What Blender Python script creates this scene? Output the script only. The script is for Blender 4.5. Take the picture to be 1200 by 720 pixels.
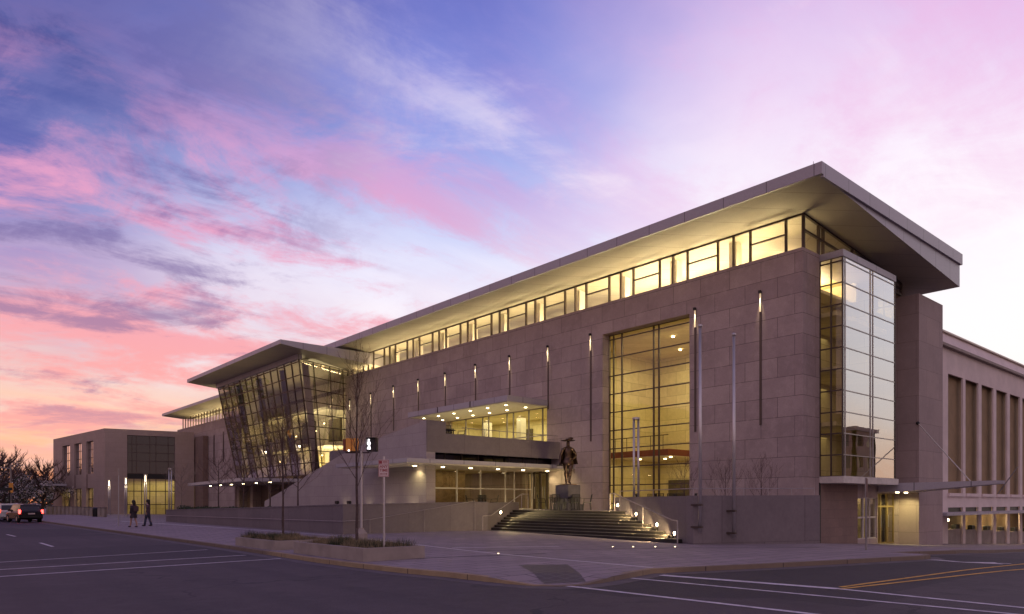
import bpy, bmesh, math, random
from mathutils import Vector, Matrix, noise as mnoise
random.seed(7)
R = math.radians
scene = bpy.context.scene
C = scene.collection
for o in list(bpy.data.objects): bpy.data.objects.remove(o)

# ------------------------------------------------------------------ camera
# world X runs into the block (away from the avenue), world Y runs along the avenue
HEAD = math.atan2(715, 831); SB, CB = math.sin(HEAD), math.cos(HEAD)
F = 831.0; HZ = 589.0; EYE = 1.7
cam = bpy.data.objects.new('camera', bpy.data.cameras.new('camera')); C.objects.link(cam)
cam.location = (0, 0, EYE); cam.rotation_euler = (R(90), 0, -HEAD)
cam.data.sensor_width = 36; cam.data.lens = F / 1200 * 36; cam.data.shift_y = (HZ - 360) / 1200
cam.data.clip_end = 6000; cam.data.clip_start = .1
scene.camera = cam

# ------------------------------------------------------------------ world
W = bpy.data.worlds.new('World'); scene.world = W; W.use_nodes = True
nt = W.node_tree; nt.nodes.clear()
def ND(t, **k):
    n = nt.nodes.new(t)
    for a, v in k.items(): setattr(n, a, v)
    return n
def link_in(n, i, v):
    if v is None: return
    if isinstance(v, bpy.types.NodeSocket): nt.links.new(v, n.inputs[i])
    else: n.inputs[i].default_value = v
def M_(op, a, b=None, c=None, clamp=False):
    n = ND('ShaderNodeMath', operation=op, use_clamp=clamp); link_in(n, 0, a); link_in(n, 1, b)
    if c is not None: link_in(n, 2, c)
    return n.outputs[0]
def SS(x, lo, hi):
    n = ND('ShaderNodeMapRange', interpolation_type='SMOOTHSTEP'); link_in(n, 0, x); link_in(n, 1, lo); link_in(n, 2, hi)
    return n.outputs[0]
def MIX(f, a, b, mode='MIX'):
    n = ND('ShaderNodeMix', data_type='RGBA', blend_type=mode)
    link_in(n, 0, f)
    for i, v in ((6, a), (7, b)):
        if isinstance(v, tuple): v = v + (1,)
        link_in(n, i, v)
    return n.outputs[2]
def RAMP(x, stops):
    n = ND('ShaderNodeValToRGB'); e = n.color_ramp.elements; n.color_ramp.interpolation = 'B_SPLINE'
    while len(e) < len(stops): e.new(0.5)
    for i, (p, c) in enumerate(stops): e[i].position = p; e[i].color = c + (1,)
    link_in(n, 0, x); return n.outputs[0]
def DOT(v, d):
    n = ND('ShaderNodeVectorMath', operation='DOT_PRODUCT'); link_in(n, 0, v); n.inputs[1].default_value = d; return n.outputs['Value']
def COMB(x, y, z):
    n = ND('ShaderNodeCombineXYZ'); link_in(n, 0, x); link_in(n, 1, y); link_in(n, 2, z); return n.outputs[0]
def NOISE(v, sc, det=6, rough=.55, dist=0.):
    n = ND('ShaderNodeTexNoise'); link_in(n, 'Vector', v); n.inputs['Scale'].default_value = sc
    n.inputs['Detail'].default_value = det; n.inputs['Roughness'].default_value = rough; n.inputs['Distortion'].default_value = dist
    return n.outputs[0]
D = ND('ShaderNodeTexCoord').outputs['Generated']
r_ = DOT(D, (CB, -SB, 0)); f_ = DOT(D, (SB, CB, 0)); z_ = DOT(D, (0, 0, 1))
zc = M_('MAXIMUM', z_, 0.0)
zd = M_('ADD', zc, .22)
px_, py_ = M_('DIVIDE', r_, zd), M_('DIVIDE', f_, zd)
# streak axes on the cloud deck: long along u2, fine across
u2 = M_('ADD', M_('MULTIPLY', px_, .80), M_('MULTIPLY', py_, .60)); v2 = M_('SUBTRACT', M_('MULTIPLY', py_, .80), M_('MULTIPLY', px_, .60))
nA = NOISE(COMB(px_, py_, 3.1), .62, 6, .55, .6)
nB = NOISE(COMB(M_('MULTIPLY', u2, .45), M_('MULTIPLY', v2, 1.5), 7.7), 1.05, 9, .58, .5)
nD = NOISE(COMB(px_, M_('MULTIPLY', py_, 1.6), 5.5), 1.5, 10, .60, .9)
nC = NOISE(COMB(M_('MULTIPLY', u2, .30), M_('MULTIPLY', v2, 2.2), 11.2), 2.1, 8, .60, .3)
wob = M_('MULTIPLY', M_('SUBTRACT', nA, .5), .60)
zw = M_('ADD', zc, M_('MULTIPLY', M_('SUBTRACT', nB, .5), .20))
rw = M_('ADD', r_, wob)
cL = RAMP(zw, [(0, (.90, .22, .07)), (.05, (.98, .44, .22)), (.11, (.98, .64, .50)), (.19, (.74, .46, .56)), (.28, (.38, .28, .58)), (.36, (.10, .12, .46)), (.46, (.022, .035, .24)), (1, (.02, .03, .16))])
cM = RAMP(zw, [(0, (1.0, .60, .40)), (.07, (1.0, .84, .70)), (.16, (1.0, .92, .93)), (.26, (.97, .88, .98)), (.34, (.66, .70, .96)), (.45, (.26, .33, .80)), (.58, (.13, .14, .55)), (1, (.05, .05, .25))])
cR = RAMP(zw, [(0, (1.0, .56, .36)), (.06, (1.0, .74, .56)), (.13, (1.0, .88, .82)), (.20, (1.0, .96, .97)), (.36, (1.0, .93, 1.0)), (.46, (.86, .66, .90)), (.60, (.60, .40, .76)), (1, (.14, .12, .34))])
cB = RAMP(zc, [(0, (.66, .42, .42)), (.15, (.66, .45, .48)), (.4, (.46, .34, .44)), (1, (.19, .18, .34))])
t1 = SS(rw, -.52, -.15); t2 = SS(rw, -.12, .36)
col = MIX(t2, MIX(t1, cL, cM), cR)
# broken cloud: fluffy noise on the deck, in three tints
nE = NOISE(COMB(M_('MULTIPLY', u2, .8), M_('MULTIPLY', v2, 1.25), 21.3), 2.3, 12, .66, .7)
nF = NOISE(COMB(px_, py_, 33.3), 5.2, 10, .70, .5)
fl_ = M_('ADD', M_('ADD', M_('MULTIPLY', nB, .42), M_('MULTIPLY', nE, .40)), M_('MULTIPLY', nF, .18))
fl2 = M_('ADD', M_('ADD', M_('MULTIPLY', nC, .38), M_('MULTIPLY', nD, .42)), M_('MULTIPLY', nF, .20))
left = SS(M_('MULTIPLY', r_, -1), -.16, .22)
# thin pale veil breaking up the blue
col = MIX(M_('MULTIPLY', SS(fl2, .44, .62), M_('MULTIPLY', SS(M_('MULTIPLY', r_, -1), -.5, .0), .38)), col, MIX(SS(zc, .1, .5), (.96, .78, .80), (.46, .38, .78)))
# rose and coral clouds
env = M_('MULTIPLY', M_('MULTIPLY', left, SS(M_('MULTIPLY', zc, -1), -.54, -.34)), SS(zc, .02, .10))
pk = MIX(SS(zc, .10, .42), (.98, .38, .36), (.80, .34, .58))
col = MIX(M_('MULTIPLY', M_('MULTIPLY', SS(fl_, .450, .550), env), .96), col, pk)
# slate violet cloud bellies
env2 = M_('MULTIPLY', SS(M_('MULTIPLY', r_, -1), .08, .42), SS(zc, .04, .14))
col = MIX(M_('MULTIPLY', M_('MULTIPLY', SS(fl2, .495, .585), env2), .80), col, MIX(SS(zc, .1, .4), (.42, .20, .34), (.10, .10, .36)))
# lilac wisps, right and high
env3 = M_('MULTIPLY', SS(r_, -.10, .30), SS(zc, .20, .42))
col = MIX(M_('MULTIPLY', M_('MULTIPLY', SS(fl_, .44, .58), env3), .50), col, (.86, .44, .74))
# white wisps
col = MIX(M_('MULTIPLY', M_('MULTIPLY', SS(fl2, .50, .66), M_('MULTIPLY', SS(zc, .10, .3), SS(r_, -.45, .1))), .5), col, (1.0, .90, .97))
back = SS(f_, .25, -.15)
col = MIX(back, col, cB)
sky = ND('ShaderNodeTexSky', sky_type='NISHITA'); sky.sun_disc = False
sky.sun_elevation = R(1.0); sky.sun_rotation = R(300); 
bg = ND('ShaderNodeBackground'); link_in(bg, 0, col); bg.inputs[1].default_value = 1.0
bg2 = ND('ShaderNodeBackground'); link_in(bg2, 0, sky.outputs[0]); bg2.inputs[1].default_value = .05
add = ND('ShaderNodeAddShader'); nt.links.new(bg.outputs[0], add.inputs[0]); nt.links.new(bg2.outputs[0], add.inputs[1])
wo = ND('ShaderNodeOutputWorld'); nt.links.new(add.outputs[0], wo.inputs[0])
# last glow of the day: one very weak, very soft sun
sun = bpy.data.objects.new('sun', bpy.data.lights.new('sun', 'SUN')); C.objects.link(sun)
sun.data.energy = .22; sun.data.angle = R(40); sun.data.color = (1, .78, .86)
sun.rotation_euler = Vector((.75, .42, -.5)).to_track_quat('-Z', 'Y').to_euler()
vs_ = scene.view_settings; vs_.view_transform = 'Standard'; vs_.look = 'None'; vs_.exposure = 0; vs_.gamma = 1; vs_.use_curve_mapping = False
scene.render.resolution_x, scene.render.resolution_y = 1024, 614

# ------------------------------------------------------------------ where things stand
def ray(u):
    a = (u - 600) / F
    return CB * a + SB, -SB * a + CB
def at(u, d):
    x, y = ray(u); return x * d, y * d
def smooth(t): t = max(0, min(1, t)); return t * t * (3 - 2 * t)
KN = [(-9999, 0), (22, 0), (31, -.13), (34, -.30), (50.4, -.97), (75, -1.9), (9999, -1.9)]
def gz(x, y=0):
    for (a, za), (b, zb) in zip(KN, KN[1:]):
        if x <= b:
            z = za + (zb - za) * (x - a) / (b - a); break
    return z + .17 * smooth((x - 9.9) / 5.6) * smooth((y - 17) / 13) * (1 - smooth((y-100)/20))
RAMPC = (10.9, 11.2)
def pz(x, y):
    return gz(x, y) - .105 * smooth(1 - (math.hypot(x - RAMPC[0], (y - RAMPC[1])) - .5) / 1.2)
def G(u, v, off=0):
    x, y = ray(u); lo, hi = 1, 400; k = (HZ - v) / F
    for _ in range(50):
        m = (lo + hi) / 2
        if EYE + k * m > gz(x * m, y * m) + off: lo = m
        else: hi = m
    return x * lo, y * lo
def FX(u, v, X):            # a facade of constant X: returns (y, z)
    x, y = ray(u); d = X / x; return y * d, EYE + (HZ - v) / F * d
def FY(u, v, Y):
    x, y = ray(u); d = Y / y; return x * d, EYE + (HZ - v) / F * d
def ZD(v, d): return EYE + (HZ - v) / F * d

# ------------------------------------------------------------------ materials
def newmat(name):
    global nt
    m = bpy.data.materials.new(name); m.use_nodes = True; nt = m.node_tree
    return m, nt.nodes['Principled BSDF']
def POS(): return ND('ShaderNodeNewGeometry').outputs['Position']
def OBJ(): return ND('ShaderNodeTexCoord').outputs['Object']
def BUMP(b, h, strength=.3, dist=.02):
    n = ND('ShaderNodeBump'); n.inputs['Strength'].default_value = strength; n.inputs['Distance'].default_value = dist
    link_in(n, 'Height', h); nt.links.new(n.outputs[0], b.inputs['Normal'])
def plain(name, col, rough=.6, metal=0, var=.12, sc=3., bump=0, emit=None, es=0):
    m, b = newmat(name)
    P = POS(); n = NOISE(P, sc, 5, .6); n2 = NOISE(P, sc * 11, 3, .6)
    lo = tuple(c * (1 - var) for c in col); hi = tuple(min(1, c * (1 + var)) for c in col)
    c = MIX(SS(n, .3, .7), lo, hi); c = MIX(M_('MULTIPLY', n2, var), c, (col[0] * .6, col[1] * .6, col[2] * .6))
    link_in(b, 'Base Color', c); b.inputs['Roughness'].default_value = rough; b.inputs['Metallic'].default_value = metal
    link_in(b, 'Roughness', M_('ADD', rough - .06, M_('MULTIPLY', n, .12)))
    if bump: BUMP(b, n2, bump)
    if emit: b.inputs['Emission Color'].default_value = emit + (1,); b.inputs['Emission Strength'].default_value = es
    return m
def wallvec():
    s = ND('ShaderNodeSeparateXYZ'); link_in(s, 0, POS())
    return COMB(M_('ADD', s.outputs[0], s.outputs[1]), s.outputs[2], 0), s
def panels(name, c1, c2, mortar, w, h, ms=.010, rough=.75, off=.5, stain=.25, offz=0, bmp=.4, fine=18.):
    m, b = newmat(name); v, s = wallvec()
    t = ND('ShaderNodeTexBrick'); link_in(t, 'Vector', v); t.offset = off; t.inputs['Scale'].default_value = 1
    t.inputs['Color1'].default_value = c1 + (1,); t.inputs['Color2'].default_value = c2 + (1,); t.inputs['Mortar'].default_value = mortar + (1,)
    t.inputs['Mortar Size'].default_value = ms; t.inputs['Brick Width'].default_value = w; t.inputs['Row Height'].default_value = h
    t.inputs['Mortar Smooth'].default_value = .2
    P = POS(); n = NOISE(P, .55, 6, .6); nf = NOISE(P, fine, 4, .7); n3 = NOISE(P, 2.6, 5, .65)
    c = MIX(M_('MULTIPLY', SS(n, .35, .7), stain), t.outputs[0], tuple(x * .62 for x in c1))
    c = MIX(M_('MULTIPLY', SS(n3, .45, .75), stain * .8), c, tuple(min(1, x * 1.25) for x in c2))
    c = MIX(M_('MULTIPLY', SS(nf, .35, .75), .28), c, tuple(x * .55 for x in c1))
    link_in(b, 'Base Color', c); b.inputs['Roughness'].default_value = rough
    hgt = M_('ADD', M_('MULTIPLY', t.outputs['Fac'], -1), M_('MULTIPLY', nf, .25)); BUMP(b, hgt, bmp, .01)
    return m
def glass(name, tint=(.9, .92, .9), refl=1.0, rough=.015, base=.04, emit=None):
    m, b = newmat(name); out = nt.nodes['Material Output']; nt.nodes.remove(b)
    tr = ND('ShaderNodeBsdfTransparent'); tr.inputs[0].default_value = tint + (1,)
    gl = ND('ShaderNodeBsdfGlossy'); gl.inputs[0].default_value = (.95, .95, 1, 1); gl.inputs['Roughness'].default_value = rough
    fr = ND('ShaderNodeFresnel'); fr.inputs[0].default_value = 1.5
    n = NOISE(POS(), .55, 2); bp = ND('ShaderNodeBump'); bp.inputs['Strength'].default_value = .12; bp.inputs['Distance'].default_value = .03; link_in(bp, 'Height', n)
    nt.links.new(bp.outputs[0], gl.inputs['Normal'])
    f = M_('ADD', M_('MULTIPLY', fr.outputs[0], refl), base, clamp=True)
    mx = ND('ShaderNodeMixShader'); link_in(mx, 0, f); nt.links.new(tr.outputs[0], mx.inputs[1]); nt.links.new(gl.outputs[0], mx.inputs[2])
    nt.links.new(mx.outputs[0], out.inputs[0]); return m
MT = {}
MT['stone'] = panels('stone_panels', (.335, .255, .250), (.425, .330, .315), (.12, .09, .09), 1.75, .97, .014, stain=.42)
MT['stone2'] = panels('rough_stone', (.165, .135, .145), (.195, .160, .168), (.10, .08, .085), 2.6, 3.3, .012, fine=7., stain=.3, bmp=.6)
MT['brown'] = panels('brown_stone', (.205, .135, .115), (.235, .155, .13), (.12, .08, .075), .9, .45, .006, fine=10.)
MT['block'] = panels('museum_stone', (.36, .27, .235), (.39, .29, .255), (.25, .19, .17), 1.3, .65, .008, stain=.18)
MT['pier'] = panels('pier_stone', (.33, .25, .24), (.38, .285, .265), (.19, .14, .14), 2.0, 1.55, .012, stain=.3)
MT['wedge'] = panels('pale_stone', (.37, .31, .30), (.41, .35, .33), (.23, .19, .19), 1.4, .7, .008, stain=.25)
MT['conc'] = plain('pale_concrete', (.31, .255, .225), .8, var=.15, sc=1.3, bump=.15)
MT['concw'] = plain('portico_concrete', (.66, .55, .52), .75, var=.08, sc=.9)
MT['fascia'] = panels('metal_fascia', (.36, .33, .37), (.40, .37, .41), (.10, .09, .10), 2.2, 40, .022, rough=.42, off=0, stain=.08, bmp=.2)
MT['soffit'] = panels('soffit_panels', (.40, .355, .28), (.43, .38, .30), (.16, .14, .11), 2.2, 40, .022, rough=.6, off=0, stain=.15, bmp=.2)
MT['white'] = plain('white_plaster', (.72, .66, .55), .6, var=.05)
MT['cream'] = panels('cream_panels', (.62, .53, .29), (.74, .65, .38), (.30, .25, .13), 1.6, .85, .012, stain=.15, fine=3.)
MT['darkin'] = plain('dim_interior', (.10, .08, .05), .8, var=.2)
MT['frame'] = plain('bronze_frame', (.085, .06, .05), .4, .4)
MT['framel'] = plain('aluminium_frame', (.30, .27, .26), .4, .5)
MT['framew'] = plain('white_frame', (.55, .50, .46), .5)
MT['glass'] = glass('clear_glass', (.93, .90, .78), .5)
MT['glassr'] = glass('mirror_glass', (.80, .78, .70), 1.8, .01, .26)
MT['glassm'] = glass('tinted_glass', (.56, .50, .36), 2.6, .01, .14)
MT['glassd'] = glass('dark_glass', (.12, .11, .10), 1.0, .01, .02)
MT['orange'] = plain('orange_paint', (.60, .16, .04), .6)
MT['red'] = plain('oxblood_paint', (.17, .035, .022), .6)
MT['steel'] = plain('brushed_steel', (.50, .47, .48), .35, .7, var=.05)
MT['railm'] = plain('rail_steel', (.38, .33, .33), .45, .5)
MT['black'] = plain('black_metal', (.012, .011, .012), .45, .2)
MT['bronze'] = plain('dark_bronze', (.075, .045, .036), .32, .8, var=.4, sc=6)
MT['bark'] = plain('bark', (.085, .055, .05), .9, var=.3, sc=8, bump=.4)
MT['barkp'] = plain('pale_bark', (.26, .20, .17), .9, var=.25, sc=8)
MT['twig'] = plain('twigs', (.12, .07, .06), .9, var=.2)
MT['blossom'] = plain('pale_blossom', (.80, .70, .68), .8, var=.25, sc=2)
MT['rubber'] = plain('tyre_rubber', (.015, .014, .015), .8)
MT['blackcar'] = plain('black_car_paint', (.012, .010, .012), .25, .1)
MT['whitecar'] = plain('white_car_paint', (.62, .60, .58), .3)
MT['plinth'] = plain('plinth_granite', (.085, .075, .10), .55, var=.2)
MT['lamp'] = plain('lamp_face', (1, .9, .7), .5, emit=(1, .78, .42), es=14, var=0)
MT['lampx'] = plain('step_lamp_face', (1, .9, .7), .5, emit=(1, .74, .38), es=60, var=0)
MT['slotglow'] = plain('slot_top_glow', (1, .9, .7), .5, emit=(1, .74, .38), es=.42, var=0)  # emission stands in for lamplight on the slot tops
MT['lampw'] = plain('column_lamp_face', (1, .9, .7), .5, emit=(1, .82, .52), es=4, var=0)
MT['tail'] = plain('tail_lamp', (.5, .02, .02), .4, emit=(1, .05, .04), es=9, var=0)
MT['tailw'] = plain('tail_lamp_dim', (.5, .02, .02), .4, emit=(1, .10, .04), es=2, var=0)
MT['walk'] = plain('walk_symbol', (1, 1, 1), .4, emit=(1, .95, .98), es=3.0, var=0)
MT['hand'] = plain('hand_glow', (1, .2, .05), .4, emit=(1, .16, .05), es=.9, var=0)
MT['amber'] = plain('signal_yellow', (.78, .34, .05), .5, var=.08)
MT['signw'] = plain('sign_white', (.62, .48, .46), .5, var=.03)
MT['signr'] = plain('sign_red', (.30, .03, .04), .5, var=.03)
MT['paint'] = plain('road_paint', (.60, .55, .58), .8, var=.25, sc=5)
MT['painty'] = plain('yellow_road_paint', (.62, .34, .06), .8, var=.25, sc=5)
MT['inlay'] = plain('pale_stone_inlay', (.62, .58, .60), .7, var=.1)
MT['soil'] = plain('soil', (.06, .045, .035), .95, var=.4, sc=6, bump=.5)
MT['grass'] = plain('dry_grass', (.25, .19, .11), .9, var=.35, sc=3)
MT['green'] = plain('dark_foliage', (.035, .05, .022), .8, var=.4, sc=2)
MT['skin'] = plain('skin', (.42, .24, .18), .6, var=.05)
MT['hair'] = plain('hair', (.02, .014, .012), .7)
MT['coat'] = plain('dark_coat', (.04, .03, .036), .85)
MT['jean'] = plain('jeans', (.05, .055, .09), .85)
MT['shirt'] = plain('dusky_top', (.10, .06, .07), .85)
MT['brick'] = panels('street_brick', (.30, .19, .15), (.36, .24, .19), (.30, .25, .22), .6, .2, .01)
MT['dot'] = plain('dark_masonry', (.07, .055, .06), .85, var=.2)
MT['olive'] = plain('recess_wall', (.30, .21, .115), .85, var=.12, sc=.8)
# asphalt
m, b = newmat('asphalt'); P = POS()
n1 = NOISE(P, .22, 5, .6); n2 = NOISE(P, 3., 5, .6); n3 = NOISE(P, 22., 5, .75); n4 = NOISE(P, 90., 2, .6)
c = MIX(SS(n1, .3, .7), (.034, .023, .027), (.062, .043, .048)); c = MIX(M_('MULTIPLY', SS(n2, .4, .7), .35), c, (.08, .065, .07))
c = MIX(M_('MULTIPLY', SS(n3, .52, .70), .6), c, (.13, .105, .11)); c = MIX(M_('MULTIPLY', SS(n4, .6, .75), .4), c, (.015, .013, .015))
vo = ND('ShaderNodeTexVoronoi', feature='DISTANCE_TO_EDGE'); vo.inputs['Scale'].default_value = .16
wv = ND('ShaderNodeVectorMath', operation='ADD'); link_in(wv, 0, P); nn = ND('ShaderNodeTexNoise'); nn.inputs['Scale'].default_value = .8; nn.inputs['Detail'].default_value = 6; link_in(nn, 'Vector', P)
sc_ = ND('ShaderNodeVectorMath', operation='SCALE'); nt.links.new(nn.outputs['Color'], sc_.inputs[0]); sc_.inputs['Scale'].default_value = 2.4
nt.links.new(sc_.outputs[0], wv.inputs[1]); nt.links.new(wv.outputs[0], vo.inputs['Vector'])
s_ = ND('ShaderNodeSeparateXYZ'); link_in(s_, 0, P)
wx = M_('MULTIPLY', SS(M_('SINE', M_('MULTIPLY', M_('ADD', s_.outputs[0], M_('MULTIPLY', n2, .5)), 2 * math.pi / 1.75)), .1, .9), SS(M_('MULTIPLY', s_.outputs[0], -1), -9.0, -8.0))
c = MIX(M_('MULTIPLY', wx, .28), c, (.022, .016, .020))
po = ND('ShaderNodeTexVoronoi'); po.inputs['Scale'].default_value = .11; link_in(po, 'Vector', P); po.distance = 'CHEBYCHEV'
sp_ = ND('ShaderNodeSeparateColor'); nt.links.new(po.outputs['Color'], sp_.inputs[0])
c = MIX(M_('MULTIPLY', SS(sp_.outputs[0], .62, .622), .62), c, (.020, .015, .018))
c = MIX(M_('MULTIPLY', SS(NOISE(P, .9, 4, .5), .62, .72), .5), c, (.018, .014, .016))
crk = M_('MULTIPLY', SS(vo.outputs['Distance'], .009, .003), SS(n1, .42, .52))
c = MIX(M_('MULTIPLY', crk, .8), c, (.012, .01, .012))
link_in(b, 'Base Color', c); link_in(b, 'Roughness', M_('ADD', .62, M_('MULTIPLY', n3, .25))); BUMP(b, M_('ADD', n3, n4), .55, .012)
MT['asphalt'] = m
# pavers
m, b = newmat('plaza_pavers'); P = POS(); t = ND('ShaderNodeTexBrick'); link_in(t, 'Vector', P); t.inputs['Scale'].default_value = 1
t.inputs['Color1'].default_value = (.235, .19, .205, 1); t.inputs['Color2'].default_value = (.30, .24, .255, 1); t.inputs['Mortar'].default_value = (.09, .07, .075, 1)
t.inputs['Brick Width'].default_value = .9; t.inputs['Row Height'].default_value = .6; t.inputs['Mortar Size'].default_value = .022
n1 = NOISE(P, .35, 6, .6); n2 = NOISE(P, 2.2, 6, .65); n3 = NOISE(P, 30, 3)
c = MIX(M_('MULTIPLY', SS(n1, .35, .7), .35), t.outputs[0], (.13, .10, .115)); c = MIX(M_('MULTIPLY', SS(n2, .5, .72), .4), c, (.23, .185, .195)); c = MIX(M_('MULTIPLY', SS(n3, .5, .8), .25), c, (.08, .06, .07))
link_in(b, 'Base Color', c); b.inputs['Roughness'].default_value = .72; BUMP(b, M_('SUBTRACT', n3, t.outputs['Fac']), .35, .008)
MT['paver'] = m
# kerb granite with joints
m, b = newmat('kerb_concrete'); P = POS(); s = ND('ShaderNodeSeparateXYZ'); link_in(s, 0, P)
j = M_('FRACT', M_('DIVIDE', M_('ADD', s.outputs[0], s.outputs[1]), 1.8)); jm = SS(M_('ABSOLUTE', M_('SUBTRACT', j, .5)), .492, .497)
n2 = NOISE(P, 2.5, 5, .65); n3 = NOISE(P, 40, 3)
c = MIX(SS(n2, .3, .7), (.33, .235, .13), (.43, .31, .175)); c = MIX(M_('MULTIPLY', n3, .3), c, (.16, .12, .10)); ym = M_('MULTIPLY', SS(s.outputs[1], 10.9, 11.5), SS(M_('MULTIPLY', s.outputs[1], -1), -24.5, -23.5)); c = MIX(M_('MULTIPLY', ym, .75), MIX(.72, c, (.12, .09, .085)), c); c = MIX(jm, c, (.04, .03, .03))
link_in(b, 'Base Color', c); b.inputs['Roughness'].default_value = .8; BUMP(b, n3, .3, .01)
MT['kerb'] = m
# stair stone
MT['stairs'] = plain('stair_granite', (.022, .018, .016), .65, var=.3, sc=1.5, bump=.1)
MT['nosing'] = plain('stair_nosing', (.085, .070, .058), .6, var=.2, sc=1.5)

# ------------------------------------------------------------------ mesh helpers
def worigin(p):
    v = Vector((0, 0, 0))
    while p is not None: v += p.location; p = p.parent
    return v
class MB:
    def __init__(s): s.v = []; s.f = []
    def poly(s, pts): i = len(s.v); s.v += [tuple(p) for p in pts]; s.f.append(list(range(i, i + len(pts)))); return s
    def box(s, x0, x1, y0, y1, z0, z1):
        return s.hexa([(x0, y0, z0), (x1, y0, z0), (x1, y1, z0), (x0, y1, z0), (x0, y0, z1), (x1, y0, z1), (x1, y1, z1), (x0, y1, z1)])
    def hexa(s, p):
        i = len(s.v); s.v += [tuple(q) for q in p]
        s.f += [[i + k for k in q] for q in ((3, 2, 1, 0), (4, 5, 6, 7), (0, 1, 5, 4), (1, 2, 6, 5), (2, 3, 7, 6), (3, 0, 4, 7))]; return s
    def prism(s, pl, z0, z1):
        n = len(pl); i = len(s.v); g = lambda z, k, p: z[k] if isinstance(z, (list, tuple)) else (z(*p) if callable(z) else z)
        s.v += [(p[0], p[1], g(z0, k, p)) for k, p in enumerate(pl)] + [(p[0], p[1], g(z1, k, p)) for k, p in enumerate(pl)]
        s.f += [list(range(i, i + n))[::-1], list(range(i + n, i + 2 * n))] + [[i + k, i + (k + 1) % n, i + n + (k + 1) % n, i + n + k] for k in range(n)]; return s
    def extrude(s, pl, vec):                       # planar 3-D polygon pushed along vec
        n = len(pl); i = len(s.v); V = Vector(vec)
        s.v += [tuple(p) for p in pl] + [tuple(Vector(p) + V) for p in pl]
        s.f += [list(range(i, i + n))[::-1], list(range(i + n, i + 2 * n))] + [[i + k, i + (k + 1) % n, i + n + (k + 1) % n, i + n + k] for k in range(n)]; return s
    def tube(s, p, q, r0, r1=None, n=8, cap=True):
        r1 = r0 if r1 is None else r1; p, q = Vector(p), Vector(q); d = (q - p)
        if d.length < 1e-6: return s
        d.normalize(); a = d.orthogonal().normalized(); b = d.cross(a); i = len(s.v)
        for c, r in ((p, r0), (q, r1)):
            for k in range(n): t = 2 * math.pi * k / n; s.v.append(tuple(c + (a * math.cos(t) + b * math.sin(t)) * r))
        s.f += [[i + k, i + (k + 1) % n, i + n + (k + 1) % n, i + n + k] for k in range(n)]
        if cap: s.f += [list(range(i, i + n))[::-1], list(range(i + n, i + 2 * n))]
        return s
    def pipe(s, pts, r, n=8):
        for a, b in zip(pts, pts[1:]): s.tube(a, b, r, r, n)
        for p in pts[1:-1]: s.ball(p, r, n, 4)
        return s
    def ball(s, c, r, n=10, m=6, sx=1, sy=1, sz=1):
        i = len(s.v); c = Vector(c)
        for j in range(m + 1):
            ph = math.pi * j / m
            for k in range(n): t = 2 * math.pi * k / n; s.v.append((c.x + r * sx * math.sin(ph) * math.cos(t), c.y + r * sy * math.sin(ph) * math.sin(t), c.z + r * sz * math.cos(ph)))
        for j in range(m):
            for k in range(n): s.f.append([i + j * n + k, i + (j + 1) * n + k, i + (j + 1) * n + (k + 1) % n, i + j * n + (k + 1) % n])
        return s
    def lathe(s, c, prof, n=20, sx=1, sy=1):
        i = len(s.v)
        for r, z in prof:
            for k in range(n): t = 2 * math.pi * k / n; s.v.append((c[0] + r * sx * math.cos(t), c[1] + r * sy * math.sin(t), c[2] + z))
        for j in range(len(prof) - 1):
            for k in range(n): s.f.append([i + j * n + k, i + j * n + (k + 1) % n, i + (j + 1) * n + (k + 1) % n, i + (j + 1) * n + k])
        return s
    def build(s, name, mat, parent=None, smooth=False, bevel=0, merge=False):
        me = bpy.data.meshes.new(name); o = worigin(parent)
        me.from_pydata([(x - o.x, y - o.y, z - o.z) for x, y, z in s.v], [], s.f)
        bm = bmesh.new(); bm.from_mesh(me)
        if merge: bmesh.ops.remove_doubles(bm, verts=bm.verts, dist=1e-4)
        bmesh.ops.recalc_face_normals(bm, faces=bm.faces)
        if bevel: bmesh.ops.bevel(bm, geom=list(bm.edges), offset=bevel, segments=2, affect='EDGES', clamp_overlap=True)
        bm.to_mesh(me); bm.free()
        if smooth:
            for p in me.polygons: p.use_smooth = True
        me.materials.append(MT[mat] if isinstance(mat, str) else mat)
        ob = bpy.data.objects.new(name, me); C.objects.link(ob)
        if parent is not None: ob.parent = parent
        return ob
def tag(o, label, cat=None, group=None):
    o['label'] = label
    if cat: o['category'] = cat
    if group: o['group'] = group
    return o
def struct(o, label=None, kind='structure'):
    o['kind'] = kind
    if label: o['label'] = label
    return o
def thing(name, label, cat, loc, group=None):
    o = bpy.data.objects.new(name, None); C.objects.link(o); o.location = loc; o.empty_display_size = .3
    return tag(o, label, cat, group)
def dup(root, loc=None, rz=None, label=None, sc=None):
    r = root.copy(); C.objects.link(r)
    if loc is not None: r.location = loc
    if rz is not None: r.rotation_euler.z = rz
    if sc is not None: r.scale = (sc,) * 3
    if label: r['label'] = label
    for ch in list(root.children):
        c = ch.copy(); C.objects.link(c); c.parent = r
        for g in list(ch.children): d = g.copy(); C.objects.link(d); d.parent = c
    return r
def light(name, kind, loc, energy, color=(1, .78, .42), size=.3, size_y=None, aim=(0, 0, -1), parent=None, spot=None, blend=.6):
    l = bpy.data.lights.new(name, kind); l.energy = energy; l.color = color
    if kind == 'AREA':
        l.size = size
        if size_y: l.shape = 'RECTANGLE'; l.size_y = size_y
    else: l.shadow_soft_size = size
    if kind == 'SPOT': l.spot_size = R(spot or 90); l.spot_blend = blend
    o = bpy.data.objects.new(name, l); C.objects.link(o); o.rotation_euler = Vector(aim).to_track_quat('-Z', 'Y').to_euler()
    if parent is not None: o.parent = parent; o.location = Vector(loc) - worigin(parent)
    else: o.location = loc
    return o
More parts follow.
